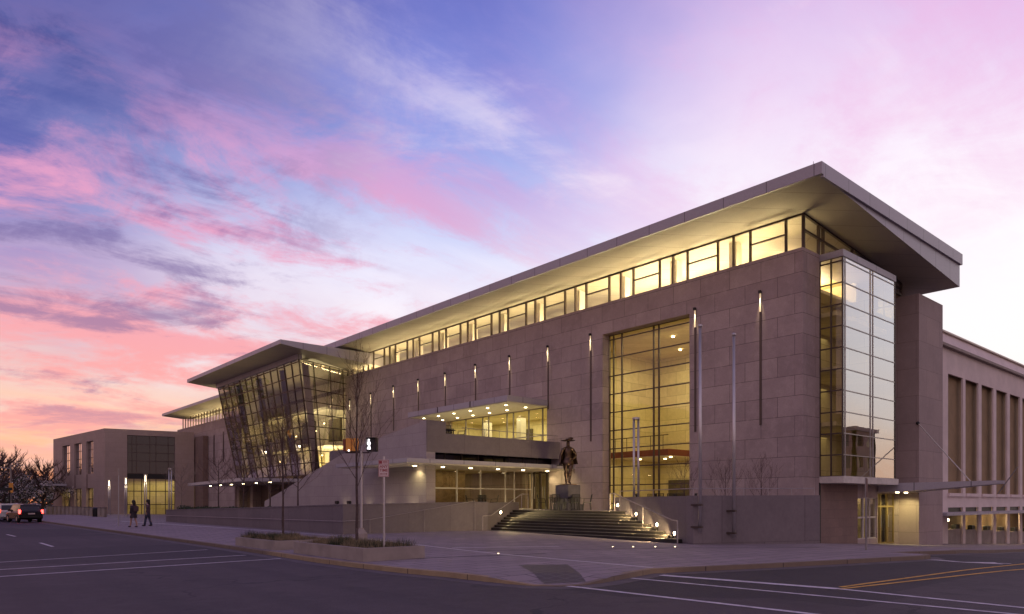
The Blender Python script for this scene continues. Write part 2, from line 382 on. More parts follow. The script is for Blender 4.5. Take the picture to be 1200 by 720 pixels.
# a wall standing on a line p0 -> p1, thickness to its left, with rectangular holes (s0, s1, z0, z1)
def wall(mb, p0, p1, th, z0, z1, holes=()):
    p0, p1 = Vector(p0).to_2d(), Vector(p1).to_2d(); L = (p1 - p0).length; d = (p1 - p0) / L; n = Vector((-d.y, d.x)) * th
    ss = sorted({0, L, *[h[0] for h in holes], *[h[1] for h in holes]}); zs = sorted({z0, z1, *[h[2] for h in holes], *[h[3] for h in holes]})
    ss = [s for s in ss if 0 <= s <= L]; zs = [z for z in zs if z0 <= z <= z1]
    solid = lambda i, j: 0 <= i < len(ss) - 1 and 0 <= j < len(zs) - 1 and not any(h[0] < (ss[i] + ss[i + 1]) / 2 < h[1] and h[2] < (zs[j] + zs[j + 1]) / 2 < h[3] for h in holes)
    P = lambda s, z, k: (p0.x + d.x * s + n.x * k, p0.y + d.y * s + n.y * k, z)
    for i in range(len(ss) - 1):
        for j in range(len(zs) - 1):
            if not solid(i, j): continue
            a, b, c, e = ss[i], ss[i + 1], zs[j], zs[j + 1]
            mb.poly([P(a, c, 0), P(b, c, 0), P(b, e, 0), P(a, e, 0)]); mb.poly([P(a, e, 1), P(b, e, 1), P(b, c, 1), P(a, c, 1)])
            if not solid(i - 1, j): mb.poly([P(a, c, 1), P(a, c, 0), P(a, e, 0), P(a, e, 1)])
            if not solid(i + 1, j): mb.poly([P(b, c, 0), P(b, c, 1), P(b, e, 1), P(b, e, 0)])
            if not solid(i, j - 1): mb.poly([P(a, c, 1), P(b, c, 1), P(b, c, 0), P(a, c, 0)])
            if not solid(i, j + 1): mb.poly([P(a, e, 0), P(b, e, 0), P(b, e, 1), P(a, e, 1)])
    return mb
# a glazed panel between two (possibly leaning) edges: A bottom-left, B bottom-right, Cc top-right, Dd top-left
def glazing(parent, name, A, B, Cc, Dd, vs, hs, bar, fm, gm, depth=.08, rim=True, label=None, hbar=None):
    A, B, Cc, Dd = map(Vector, (A, B, Cc, Dd)); nrm = (B - A).cross(Dd - A).normalized(); hbar = hbar or bar
    q = lambda s, t: (A + (B - A) * s) * (1 - t) + (Dd + (Cc - Dd) * s) * t
    mb = MB()
    def barseg(p, r, w, side, dep):
        side = side.normalized() * w / 2; nn = nrm * dep / 2
        mb.hexa([p - side - nn, p + side - nn, p + side + nn, p - side + nn, r - side - nn, r + side - nn, r + side + nn, r - side + nn])
    vs_l = ([0, 1] if rim else []) + list(vs); hs_l = ([0, 1] if rim else []) + list(hs)
    for s in vs_l: barseg(q(s, 0), q(s, 1), bar, B - A, depth)
    for t in hs_l: barseg(q(0, t), q(1, t), hbar, Dd - A, depth * .8)
    fr = mb.build(name, fm, parent)
    pn = MB().poly([q(0, 0), q(1, 0), q(1, 1), q(0, 1)]).build('pane', gm, fr)
    if label: fr['label'] = label
    return fr

# ================================================================== THE SETTING
def sheet(name, pl, zf, mat, cutsx=(), cutsy=(), off=0):
    bm = bmesh.new(); bm.faces.new([bm.verts.new((x, y, 0)) for x, y in pl])
    for c in cutsx: bmesh.ops.bisect_plane(bm, geom=bm.verts[:] + bm.edges[:] + bm.faces[:], plane_co=(c, 0, 0), plane_no=(1, 0, 0))
    for c in cutsy: bmesh.ops.bisect_plane(bm, geom=bm.verts[:] + bm.edges[:] + bm.faces[:], plane_co=(0, c, 0), plane_no=(0, 1, 0))
    for v in bm.verts: v.co.z = zf(v.co.x, v.co.y) + off
    bmesh.ops.triangulate(bm, faces=bm.faces); bmesh.ops.recalc_face_normals(bm, faces=bm.faces)
    if sum(f.normal.z for f in bm.faces) < 0: bmesh.ops.reverse_faces(bm, faces=bm.faces)
    me = bpy.data.meshes.new(name); bm.to_mesh(me); bm.free(); me.materials.append(MT[mat])
    o = bpy.data.objects.new(name, me); C.objects.link(o); return o
GX = [9.9, 10.5, 11.2, 12, 12.8, 13.7, 14.6, 15.5, 22, 31, 34, 50.4, 75]; GY = [17, 19, 21, 23, 25, 27, 30, 100, 105, 110, 115, 120]
rd = sheet('road', [(-900, -900), (2200, -900), (2200, 2600), (-900, 2600)], lambda x, y: gz(x, y) - .12, 'asphalt', GX, GY)
struct(rd, 'dark asphalt street and junction')
K = [(9.7, 330), (9.7, 29)] + [(9.6, 24), (9.5, 20), (9.6, 17.5), (9.75, 15.6)] + [G(523.6, 671), G(564.7, 675.5), (10.25, 12.0), (10.4, 11.4), (10.75, 10.95), (11.3, 10.75), (12.0, 10.8), G(765, 667), G(900, 661), G(1000, 656), G(1078, 652), G(1090, 651), G(1086, 649.5), G(1050, 647.5), G(1120, 645.5), (44, 10.3), (90, 8.5)]
pl = sheet('sidewalk', K + [(90, 60), (60, 330)], pz, 'paver', GX + [10.1, 10.3, 10.7, 10.9, 11.5, 11.8, 12.4], GY + [9.5, 10, 10.4, 10.8, 11.1, 11.4, 11.7, 12.0, 12.4, 12.8, 13.2])
struct(pl, 'mauve paved plaza and sidewalk')
# kerb: a real step
def offs(P_, w):
    out = []
    for i, p in enumerate(P_):
        a = Vector(P_[max(i - 1, 0)]); b = Vector(P_[min(i + 1, len(P_) - 1)]); d = (b - a).normalized(); out.append((p[0] - d.y * w, p[1] + d.x * w))
    return out
Kd = []
for a, b in zip(K, K[1:]):
    n = max(1, min(40, int(math.dist(a, b) / 1.0)))
    Kd += [(a[0] + (b[0] - a[0]) * k / n, a[1] + (b[1] - a[1]) * k / n) for k in range(n)]
Kd.append(K[-1])
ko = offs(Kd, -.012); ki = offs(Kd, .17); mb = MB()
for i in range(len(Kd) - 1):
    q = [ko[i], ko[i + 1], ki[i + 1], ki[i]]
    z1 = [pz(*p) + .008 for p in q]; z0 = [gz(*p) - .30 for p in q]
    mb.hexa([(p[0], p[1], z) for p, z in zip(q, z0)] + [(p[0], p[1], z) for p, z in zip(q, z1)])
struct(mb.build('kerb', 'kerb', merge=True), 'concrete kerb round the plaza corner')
# gutter strip
go = offs(Kd, -.45); mb = MB()
for i in range(len(Kd) - 1):
    mb.poly([(p[0], p[1], gz(*p) - .12 + .004) for p in (go[i], go[i + 1], ko[i + 1], ko[i])])
struct(mb.build('gutter', plain('gutter_concrete', (.10, .08, .085), .75, var=.25, sc=2), merge=True), 'concrete gutter along the kerb')
# road markings
def stripe(mb, a, b, w, zoff=-.112, world=False, seg=1.2):
    a = Vector(a if world else G(*a, off=-.12)); b = Vector(b if world else G(*b, off=-.12)); d = (b - a); n = max(1, int(d.length / seg)); nn = Vector((-d.y, d.x)).normalized() * w / 2
    for k in range(n):
        p, q = a + d * k / n, a + d * (k + 1) / n
        mb.poly([(c.x, c.y, gz(c.x, c.y) + zoff) for c in (p - nn, q - nn, q + nn, p + nn)])
mb = MB()
for a, b, w in (((-60, 663), (243, 644.5), .12), ((-60, 671.5), (288, 651), .13), ((-60, 680), (329, 655), .15), ((615, 681.5), (1020, 728), .15), ((740, 678), (1260, 727), .13), ((775, 674.5), (982, 690.5), .26), ((982, 690.5), (1260, 719), .15)):
    stripe(mb, a, b, w)
for a, b in (((8, 626.7), (18, 629)), ((47, 636.5), (62, 641))): stripe(mb, a, b, .13)
# turn arrow, flat on the far lane
A0 = Vector(G(1185, 661, off=-.12)); A1 = Vector(G(1118, 659, off=-.12)); dd = (A1 - A0).normalized(); nn = Vector((-dd.y, dd.x))
stripe(mb, A0, A1 - dd * .9, .16, world=True)
for tri in (((A1.x, A1.y), tuple(A1 - dd * 1.2 + nn * .45), tuple(A1 - dd * 1.2 - nn * .45)),): mb.poly([(p[0], p[1], gz(*p) - .112) for p in tri])
c0 = A0 + dd * 1.2; mb.poly([(p.x, p.y, gz(p.x, p.y) - .1115) for p in (c0 - nn * .1, c0 + dd * .3 - nn * .1, c0 + dd * .9 - nn * .9, c0 + dd * .5 - nn * .9)])
struct(mb.build('road_marking', 'paint'), 'white crosswalk and lane lines')
mb = MB()
for dv in (0, 3.0):
    stripe(mb, (985, 688.5 + dv * .7), (1300, 655.5 + dv * 1.3), .11)
struct(mb.build('centre_line', 'painty'), 'double yellow centre line')
# pale inlay lines in the plaza, dark joint bands, tactile mat
def inlay(mb, a, b, w, off=.004):
    a, b = Vector(a), Vector(b); d = b - a; n = max(1, int(d.length / 1.0)); nn = Vector((-d.y, d.x)).normalized() * w / 2
    for k in range(n):
        p, q = a + d * k / n, a + d * (k + 1) / n
        mb.poly([(c.x, c.y, pz(c.x, c.y) + off) for c in (p - nn, q - nn, q + nn, p + nn)])
mb = MB(); inlay(mb, G(142, 611), G(335, 623.5), .16); inlay(mb, G(335, 623.5), G(484, 638), .14); inlay(mb, G(484, 638), G(765, 665.5), .10); inlay(mb, G(530, 642.2), G(655, 640.6), .10)
struct(mb.build('plaza_inlay', 'inlay'), 'pale stone lines set in the plaza')
mb = MB(); inlay(mb, G(455, 656), G(640, 649), .25, .004); inlay(mb, G(560, 645.5), G(960, 642), .18, .004)
struct(mb.build('plaza_band', plain('dark_paver_band', (.09, .07, .08), .75, var=.2)), 'dark paver bands in the plaza')
m, b = newmat('tactile_mat'); P = POS(); t = ND('ShaderNodeTexBrick'); link_in(t, 'Vector', P); t.offset = 0; t.inputs['Scale'].default_value = 1
t.inputs['Color1'].default_value = (.030, .024, .034, 1); t.inputs['Color2'].default_value = (.040, .030, .040, 1); t.inputs['Mortar'].default_value = (.10, .08, .09, 1)
t.inputs['Brick Width'].default_value = .30; t.inputs['Row Height'].default_value = .30; t.inputs['Mortar Size'].default_value = .022; nt.links.new(t.outputs[0], b.inputs['Base Color'])
MT['mat'] = m
mat_pl = [G(608, 662.5), G(665, 662), G(687, 677.5), G(638, 678.5)]
struct(sheet('tactile_paving', mat_pl, pz, 'mat', [10.5 + .25 * k for k in range(14)], [10.5 + .25 * k for k in range(14)], off=.006), 'dark gridded tactile paving at the kerb ramp')

# ================================================================== TERRACE
ZT = 1.25                                                # terrace floor
LX, LY = 16.0, 31.0                                      # left terrace wall: along x=16, then along y=31
tp = [(LX + .3, 61), (LX + .3, LY + .3), (24.9, LY + .3), (28.2, 32.5), (28.2, 24.4), (25.3, 17.6), (31, 15.4), (32.3, 16.4), (40, 16.9), (40, 61)]
struct(sheet('terrace', tp, lambda x, y: ZT - .25 * smooth((y - 34) / 30), 'paver', (), (34, 40, 46, 52, 58, 64)), 'raised paved terrace before the hall')
# stairs
mbs, mbn = MB(), MB(); NS = 9
lf = lambda x: 31.0 + (x - 24.9) / 3.3 * 1.5; rf = lambda x: 18.2 + (x - 24.9) / 3.3 * 6.1
for k in range(NS):
    x0 = 24.9 + k * .37; z = ZT * (k + 1) / NS; x1 = 28.21
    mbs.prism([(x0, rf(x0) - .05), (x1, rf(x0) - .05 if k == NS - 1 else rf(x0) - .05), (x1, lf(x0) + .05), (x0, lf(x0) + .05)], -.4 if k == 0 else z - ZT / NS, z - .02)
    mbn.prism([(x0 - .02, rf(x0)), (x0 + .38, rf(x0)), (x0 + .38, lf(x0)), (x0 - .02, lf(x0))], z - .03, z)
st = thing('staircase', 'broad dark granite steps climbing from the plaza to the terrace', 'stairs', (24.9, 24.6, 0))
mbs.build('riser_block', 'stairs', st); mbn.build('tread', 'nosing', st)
# terrace walls
def wallstrip(pts, th, zb, zt, mb):
    q = offs(pts, th)
    for i in range(len(pts) - 1):
        P4 = [pts[i], pts[i + 1], q[i + 1], q[i]]; zz = [zt[i], zt[i + 1], zt[i + 1], zt[i]]
        mb.hexa([(p[0], p[1], zb) for p in P4] + [(p[0], p[1], z) for p, z in zip(P4, zz)])
lw = thing('terrace_wall', 'long rough grey stone terrace wall running left from the steps', 'wall', (LX, 60, 0))
mb = MB(); wall(mb, (LX, 98), (LX, LY), .45, -.5, 1.0); wall(mb, (LX, LY), (26.6, LY), .45, -.5, 1.0)
mb = MB()
LS = [(LX, 61, 1.07), (LX, 59.5, 1.08), (LX, 45, 1.30), (LX, LY, 1.56)]
for (xa, ya, za), (xb, yb, zb) in zip(LS, LS[1:]):
    mb.hexa([(xa, ya, -.5), (xa, yb, -.5), (xa + .45, yb, -.5), (xa + .45, ya, -.5), (xa, ya, za), (xa, yb, zb), (xa + .45, yb, zb), (xa + .45, ya, za)])
mb.hexa([(LX + .45, LY, -.5), (24.9, LY, -.5), (24.9, LY + .45, -.5), (LX + .45, LY + .45, -.5), (LX + .45, LY, 1.56), (24.9, LY, 1.68), (24.9, LY + .45, 1.68), (LX + .45, LY + .45, 1.56)])
mb.hexa([(24.9, LY, -.5), (28.7, 32.7, -.5), (28.5, 33.1, -.5), (24.9, LY + .45, -.5), (24.9, LY, 1.68), (28.7, 32.7, 1.72), (28.5, 33.1, 1.72), (24.9, LY + .45, 1.68)])
mb.box(LX + .45, 33, 60.6, 61, -.5, 1.07)
mb.build('wall', 'stone2', lw)
cp = MB()
for (xa, ya, za), (xb, yb, zb) in zip(LS, LS[1:]):
    cp.hexa([(xa - .03, ya, za), (xa - .03, yb - (.03 if yb == LY else 0), zb), (xa + .48, yb, zb), (xa + .48, ya, za), (xa - .03, ya, za + .06), (xa - .03, yb - (.03 if yb == LY else 0), zb + .06), (xa + .48, yb, zb + .06), (xa + .48, ya, za + .06)])
cp.hexa([(LX + .48, LY - .03, 1.56), (24.9, LY - .03, 1.68), (24.9, LY + .48, 1.68), (LX + .48, LY + .48, 1.56), (LX + .48, LY - .03, 1.62), (24.9, LY - .03, 1.74), (24.9, LY + .48, 1.74), (LX + .48, LY + .48, 1.62)])
cp.build('coping', plain('dark_coping', (.17, .14, .15), .8, var=.2), lw)
rw = thing('terrace_wall', 'plain grey stone terrace wall right of the steps, below the flagpoles', 'wall', (28, 16.2, 0))
mb = MB(); A_, B_, C_ = (28.5, 24.8), (24.75, 17.3), (31.0, 15.0)
wallstrip([A_, B_], .4, -.6, [1.97, 1.97], mb); wallstrip([(24.76, 17.3), C_, (32.6, 16.38)], .45, -.9, [1.98, 2.02, 2.02], mb); mb.build('wall', 'stone2', rw)
# handrails
def rail(name, label, pts, posts, base, r=.028):
    t = thing(name, label, 'handrail', (pts[0][0], pts[0][1], base)); MB().pipe(pts, r).build('rail', 'railm', t)
    for p, zb in posts: MB().tube((p[0], p[1], zb), p, r * .9).build('post', 'railm', t)
    return t
sx = lambda t: (28.2 + (24.9 - 28.2) * t, rf(28.2 + (24.9 - 28.2) * t) + .28)
P0 = sx(0); P1 = sx(1); pe = (24.4, P1[1] - .95 + .3)
rail('handrail', 'thin steel handrail down the right side of the steps', [(P0[0] + .7, P0[1] + .9, ZT + .92), (P0[0], P0[1], ZT + .92), (P1[0], P1[1], .95), (pe[0], pe[1], .93)],
     [((P0[0] + .7, P0[1] + .9, ZT + .92), ZT), ((P0[0], P0[1], ZT + .92), ZT), ((26.4, sx(.545)[1], 1.52), .5), ((pe[0], pe[1], .93), 0)], ZT)
rail('handrail', 'thin steel handrail down the left side of the steps', [(29.0, 32.2, ZT + .95), (28.2, 31.9, ZT + .95), (24.9, 30.7, .98), (24.2, 30.6, .95)],
     [((29.0, 32.2, ZT + .95), ZT), ((28.2, 31.9, ZT + .95), ZT), ((24.2, 30.6, .95), 0)], ZT)
rail('handrail', 'long sloping ramp handrail fixed along the left terrace wall', [(LX - .10, 60.5, .66), (LX - .10, LY - .1, .80), (17.4, LY - .1, .86), (23.9, LY - .1, 1.78)],
     [((LX - .10, y, .62 + .18 * (70 - y) / 39), .0) for y in ()] + [((17.4, LY - .1, .86), .05), ((20.6, LY - .1, 1.31), .05), ((23.9, LY - .1, 1.78), .0)], .1, r=.014)
# guard rail on the right terrace
ra, rb_ = Vector((25.1, 17.55, 2.28)), Vector((31.2, 15.35, 2.33))
rail('guard_rail', 'low steel guard rail along the top of the right terrace wall', [(28.2, 24.2, 2.28), tuple(ra), tuple(rb_)],
     [(tuple(ra.lerp(rb_, k / 5)), 1.9) for k in range(6)] + [((26.6, 20.8, 2.28), 1.9), ((28.2, 24.2, 2.28), ZT)], ZT, r=.02)
# step lights
def steplight(p, n, label):
    t = thing('step_light', label, 'light', p, 'step lights in the stair walls'); n = Vector(n).normalized(); p = Vector(p)
    q = p + n * .03
    MB().tube(p - n * .03, p + n * .025, .085, n=14).build('housing', 'steel', t)
    MB().tube(p + n * .025, p + n * .036, .075, n=14).build('lens', 'lampx', t)
    light('step_lamp', 'SPOT', tuple(p + n * .40 + Vector((0, 0, .1))), 340 if n.x < 0 else 130, (1, .76, .36), .05, aim=((.10, 1, -.30) if n.x < 0 else (.25, -1, -.35)), parent=t, spot=130)
cheek = Vector((A_[0] - B_[0], A_[1] - B_[1])).normalized(); cn = Vector((-cheek.y, cheek.x, 0))
names = ['topmost step light on the right stair wall', 'second step light down the right stair wall', 'third step light down the right stair wall', 'lowest step light on the right stair wall, by the plaza']
for (u, v), nm in zip(((724.5, 594.5), (746, 605), (770.5, 617.7), (791, 628)), names):
    rx, ry = ray(u); dx, dy = cheek.x, cheek.y          # ray meets stair wall
    det = rx * (-dy) + dx * ry; d = (B_[0] * (-dy) + dx * B_[1]) / det; d -= .06
    steplight((rx * d, ry * d, ZD(v, d) + .10), cn, nm)
steplight((26.3, 31.0 + 1.4 / 3.8 * 1.7 - .03, 1.12), (.35, -1, 0), 'single step light on the left stair wall')
for u, v in ((584, 649), (718, 641), (742, 641), (768, 641), (791, 641)):  # tiny emissive discs flush with the paving
    x, y = G(u, v); t = tag(MB().tube((x, y, gz(x, y) - .02), (x, y, gz(x, y) + .008), .024, n=12).build('glow_disc', 'lamp'), 'tiny round glowing disc in the plaza below the steps', 'light', 'glowing discs in the plaza')
    t['label'] = {584: 'tiny glowing disc in the plaza left, on the pale inlay line', 718: 'leftmost of four tiny glowing discs at the foot of the steps', 742: 'second from left of four tiny glowing discs at the step foot', 768: 'third from left of four tiny glowing discs at the step foot', 791: 'rightmost of four tiny glowing discs at the foot of the steps'}[u]

# ================================================================== THE HALL
FXX, SY = 32.2, 16.4; YL = 61.9; ZW = 13.75
hall = thing('convention_hall', 'long mauve stone concert hall with glowing clerestory, wide flat roof and leaning glass atrium', 'building', (40, 40, 0))
bigw = (22.75, 29.0, ZT, 11.88); upw = (33.9, 45.5, 5.3, 8.05); dor = (33.7, 36.0, ZT, 3.85)
mb = MB(); H = lambda h: (YL - h[1], YL - h[0], h[2], h[3])
wall(mb, (FXX, YL), (FXX, SY), .75, -.6, ZW, [H(bigw), H(upw), H(dor)])
mb.build('wall', 'stone', hall)
mb = MB(); wall(mb, (FXX + .75, SY), (33.9, SY), .7, -.9, ZW - .001); wall(mb, (33.9, SY + .02), (47, SY + .02), .6, -1.4, 2.70, [(38.05 - 33.9, 40.5 - 33.9, -.25, 1.95), (40.62 - 33.9, 43.45 - 33.9, -.9, 2.2)])
mb.build('wall', 'stone', hall)
tag(MB().box(33.92, 38.0, SY - .03, SY + .02, -1.2, 2.66).build('base_cladding', 'brown', hall), 'dark brown stone base below the glass bay')
MB().box(33.80, 33.92, SY - .035, SY + .3, -1.2, 2.66).build('reveal', 'black', hall)
# main roof with a thick wedge section
def roof(parent, yr, yl, xf, xc, xb, zt, zf, zc, zb, name='roof'):
    prof = [(xf, zt), (xb, zt), (xb, zb), (xc, zc), (xf, zf)]
    mb = MB(); mb.poly([(xf, yl, zt), (xf, yr, zt), (xb, yr, zt), (xb, yl, zt)])
    mb.poly([(xf, yr, zf), (xf, yr, zt), (xf, yl, zt), (xf, yl, zf)]); mb.poly([(xb, yr, zb), (xb, yl, zb), (xb, yl, zt), (xb, yr, zt)])
    for y in (yr, yl): mb.poly([(x, y, z) for x, z in prof])
    rf_ = mb.build(name, 'fascia', parent)
    s = MB(); s.poly([(xf, yr, zf), (xf, yl, zf), (xc, yl, zc), (xc, yr, zc)]); s.poly([(xc, yr, zc), (xc, yl, zc), (xb, yl, zb), (xb, yr, zb)])
    s.build('soffit', 'soffit', rf_); return rf_
rf1 = roof(hall, 14.3, 61.2, 29.6, 32.2, 46.7, 16.1, 15.66, 15.45, 14.25)
MB().box(29.625, 46.8, 14.18, 14.31, 15.52, 16.139).build('fascia', 'fascia', rf1)
MB().box(29.48, 29.62, 14.18, 61.2, 15.62, 16.14).build('fascia', 'fascia', rf1)
MB().tube((30.2, 14.9, 16.1), (30.2, 14.9, 16.6), .015).build('lightning_rod', 'steel', rf1)
# clerestory
per = 3.77; y = SY + .35; k = 0
ys = []; yy = SY + 1.0
while yy < 61: ys += [yy, yy + .95, yy + .95 + .0, yy + 1.9]; yy += per
ycol = []; yy = 21.14 - per * 2 + .0
cuts = set(); sub = []
yy = 21.14 - per * 2
while yy < YL:
    for q_ in (yy, yy + 1.9, yy + 2.85): cuts.add(q_) if SY + .5 < q_ < YL - .2 else None
    sub.append((max(SY + .1, yy), min(YL, yy + 1.9))) if yy + 1.9 > SY else None
    ycol.append(yy - .45); yy += per
z0c, z1c = ZW, 15.40
glazing(hall, 'clerestory_window', (FXX + .25, YL, z0c), (FXX + .25, SY + .1, z0c), (FXX + .25, SY + .1, z1c), (FXX + .25, YL, z1c), [(YL - c_) / (YL - SY - .1) for c_ in cuts], [], .09, 'frame', 'glass', .14)
for a, b_ in sub: MB().box(FXX + .20, FXX + .30, a, b_, 14.62, 14.70).build('transom', 'frame', hall)
glazing(hall, 'clerestory_window', (FXX + .25, SY + .1, z0c), (44, SY + .1, z0c), (44, SY + .1, 14.4), (FXX + .25, SY + .1, z1c), [.13, .17, .45, .75], [.55], .09, 'frame', 'glass', .14)
for c_ in ycol:
    if SY + 1 < c_ < YL: MB().box(33.1, 33.6, c_ - .22, c_ + .22, 12.6, 15.42).build('column', 'white', hall)
mb = MB(); mb.box(38.6, 38.8, SY + .3, YL, 12.4, 15.1); mb.box(33.0, 38.6, YL - .1, YL + .05, 12.4, 15.4); mb.box(32.96, 38.6, SY + .7, YL - .1, 12.4, 12.55)
mb.build('upper_gallery', 'white', hall)
n = 8
for k in range(n):
    yc = SY + .8 + (YL - SY - 2) * (k + .5) / n
    light('gallery_lamp', 'AREA', (35.6, yc, 12.9), 640, (1, .85, .58), 4.0, 4.6, aim=(0, 0, 1), parent=hall)
    light('gallery_uplight', 'AREA', (33.2, yc, 13.67), 170, (1, .80, .45), 5.2, .3, aim=(-.8, 0, 1), parent=hall)
mb = MB()
for k in range(26):
    yc = SY + 2 + k * 1.72; mb.box(35.6, 36.0, yc, yc + 1.25, 14.70, 14.74)
mb.build('light_strip', plain('lit_strip', (1, .9, .7), emit=(1, .82, .52), es=3.2, var=0), hall)
# slot lights
g = 'slot lights'
for k, (u, vt, vb) in enumerate(((891.5, 342, 512), (815, 362, 521), (692.5, 392, 531), (642.5, 406, 480), (597.5, 417.5, 480), (557.5, 427.5, 500), (522, 437.5, 478), (490.5, 445, 485), (461.5, 452.5, 505), (435, 461, 520), (410.5, 468.5, 525))):
    y_, zt_ = FX(u, vt, FXX); _, zb_ = FX(u, vb, FXX); zb_ = max(zb_, zt_ - 6.6)
    if upw[0] < y_ < upw[1]: zb_ = 8.3
    sl = MB().box(FXX - .035, FXX + .02, y_ - .055, y_ + .055, zb_, zt_).build('slot_light', 'frame', hall)  # dark strip stands in for the shaded stone inside the slot
    MB().box(FXX - .15, FXX - .03, y_ - .055, y_ + .055, zt_ - .10, zt_ + .04).build('lamp_housing', 'black', sl)
    MB().box(FXX - .06, FXX - .036, y_ - .040, y_ + .040, zt_ - 1.0, zt_ - .101).build('lens', 'slotglow', sl)  # no real lens: glowing strip stands in for the slot's lamplit top
    light('slot_lamp', 'SPOT', (FXX - .12, y_, zt_ - .18), 110, (1, .82, .45), .03, aim=(.10, 0, -1), parent=hall, spot=30, blend=1)
# the big lobby window
y0, y1, z0, z1 = bigw; xg = FXX + .62
glazing(hall, 'lobby_window', (xg, y1, z0), (xg, y0, z0), (xg, y0, z1), (xg, y1, z1), [.055, .16, .54, .60], [(k + .35) / 9.6 for k in range(10)], .07, 'frame', 'glass', .10, hbar=.06)
mb = MB(); mb.box(42, 42.2, 18, 33, ZT, 12.4); mb.box(33.0, 42, 32.7, 33.0, ZT, 12.4); mb.box(33.0, 42, 18, 18.2, ZT, 12.4); mb.box(32.96, 42, 18.2, 32.7, 12.1, 12.35)
mb.build('lobby', 'cream', hall)
mb = MB(); mb.box(32.96, 42, 18.2, 32.7, ZT - .1, ZT + .02); mb.build('lobby_floor', plain('lobby_floor', (.35, .25, .13), .3), hall)
ya, za = FX(783, 526, 37); yb, zb2 = FX(722, 539, 37)
mb = MB(); mb.box(37, 42, ya, 32.7, zb2 + .1, za); mb.build('mezzanine', 'red', hall)
MB().box(37.02, 42, ya + .02, 32.7, zb2 + .05, zb2 + .10).build('mezzanine_soffit', 'white', hall)
mb = MB(); mb.pipe([(37, ya, za + .9), (37, 32.7, za + .9)], .03)
for k in range(8): mb.tube((37, ya + .4 + k * 1.0, za), (37, ya + .4 + k * 1.0, za + .9), .02)
mb.build('balustrade', 'frame', hall)
MB().box(40.9, 41.98, 22, 24, 1.3, zb2).build('lobby_column', 'white', hall)
MB().box(41.88, 41.99, 24.6, 25.6, 7.4, 9.6).build('wall_panel', 'darkin', hall)
MB().box(41.88, 41.99, 26.0, 27.2, 1.3, 3.4).build('doorway', 'darkin', hall); MB().box(41.88, 41.99, 29.0, 31.4, 1.3, 3.3).build('doorway', 'darkin', hall)
for k, (x_, y_, z_l) in enumerate(((35, 24.5, 12.05), (36.5, 27, 12.05), (38, 23, 12.05), (39, 26, 12.05), (40, 29, 12.05), (37.6, 28, zb2 + .03), (39, 29.5, zb2 + .03), (38.2, 31, zb2 + .03))):
    MB().tube((x_, y_, z_l - .04), (x_, y_, z_l + .03), .09, n=12).build('downlight', 'lamp', hall)
light('lobby_lamp', 'AREA', (37.5, 25.5, 11.9), 620, (1, .86, .48), 6, 9, parent=hall)
light('lobby_lamp', 'AREA', (39.3, 29, zb2), 90, (1, .82, .45), 3, 5, parent=hall)
light('lobby_lamp', 'AREA', (34.2, 26, 11.2), 110, (1, .74, .32), 5, 1, aim=(.5, 0, -.5), parent=hall)
# ---- glass bay on the side street
bx0, bx1, by = 33.9, 40.0, 15.3; bz0, bz1 = 2.95, 13.42; hs = [k / 10.2 for k in range(1, 11)]
glazing(hall, 'bay_window', (bx0, SY, bz0), (bx0, by, bz0), (bx0, by, bz1), (bx0, SY, bz1), [.5], hs, .06, 'frame', 'glass', .08)
glazing(hall, 'bay_window', (bx0, by, bz0), (bx1, by, bz0), (bx1, by, bz1), (bx0, by, bz1), [.04, .50, .55], hs, .045, 'framel', 'glassr', .06)
glazing(hall, 'bay_window', (bx1, by, bz0), (bx1, SY, bz0), (bx1, SY, bz1), (bx1, by, bz1), [.5], hs, .06, 'frame', 'glassd', .08)
mb = MB(); mb.box(bx0 - .05, bx1 + .05, by - .05, SY + .9, bz1, bz1 + .32); mb.build('bay_cap', 'fascia', hall)
tag(MB().box(bx0 - .05, bx1 + .35, by - .06, SY + .9, bz0 - .32, bz0).build('bay_floor', 'framew', hall), 'pale slab under the glass bay')
mb = MB()
for z_ in (5.6, 8.25, 10.9): mb.box(bx0 + .1, bx1 - .1, by + .35, 20, z_ - .2, z_)
mb.box(bx0 + .1, bx1, 19.8, 20, 2.7, 13.7); mb.box(bx0 + .1, 34.0 + .2, SY + .72, 19.8, 2.7, 13.7); mb.box(bx1 - .05, bx1 + .1, SY + .05, 19.8, 2.7, 13.7); mb.box(bx0 + .1, bx1, SY + .6, 19.8, 13.45, 13.7); mb.build('bay_floors', 'cream', hall)
for z_ in (4.3, 6.9, 9.6, 12.2): light('bay_lamp', 'AREA', (36.5, 17.8, z_ + .9), 16, (1, .80, .45), 3, 2.4, parent=hall)
# side wall above, behind the bay, recess and pier
mb = MB(); mb.box(bx1 + .1, 43.5, SY + .5, SY + .8, 2.7, 14.9); mb.build('recessed_wall', 'olive', hall)
glazing(hall, 'stair_window', (bx1 + .1, SY + .3, 2.9), (41.5, SY + .3, 2.9), (41.5, SY + .3, 14.2), (bx1 + .1, SY + .3, 14.2), [.5], hs, .05, 'frame', 'glassm', .08)
MB().box(43.5, 47.2, 15.35, 17.4, -1.5, 13.5).build('pier', 'pier', hall)
MB().box(41.5, 46.9, 17.4, 19, 13.4, 14.9).build('recessed_wall', 'olive', hall)
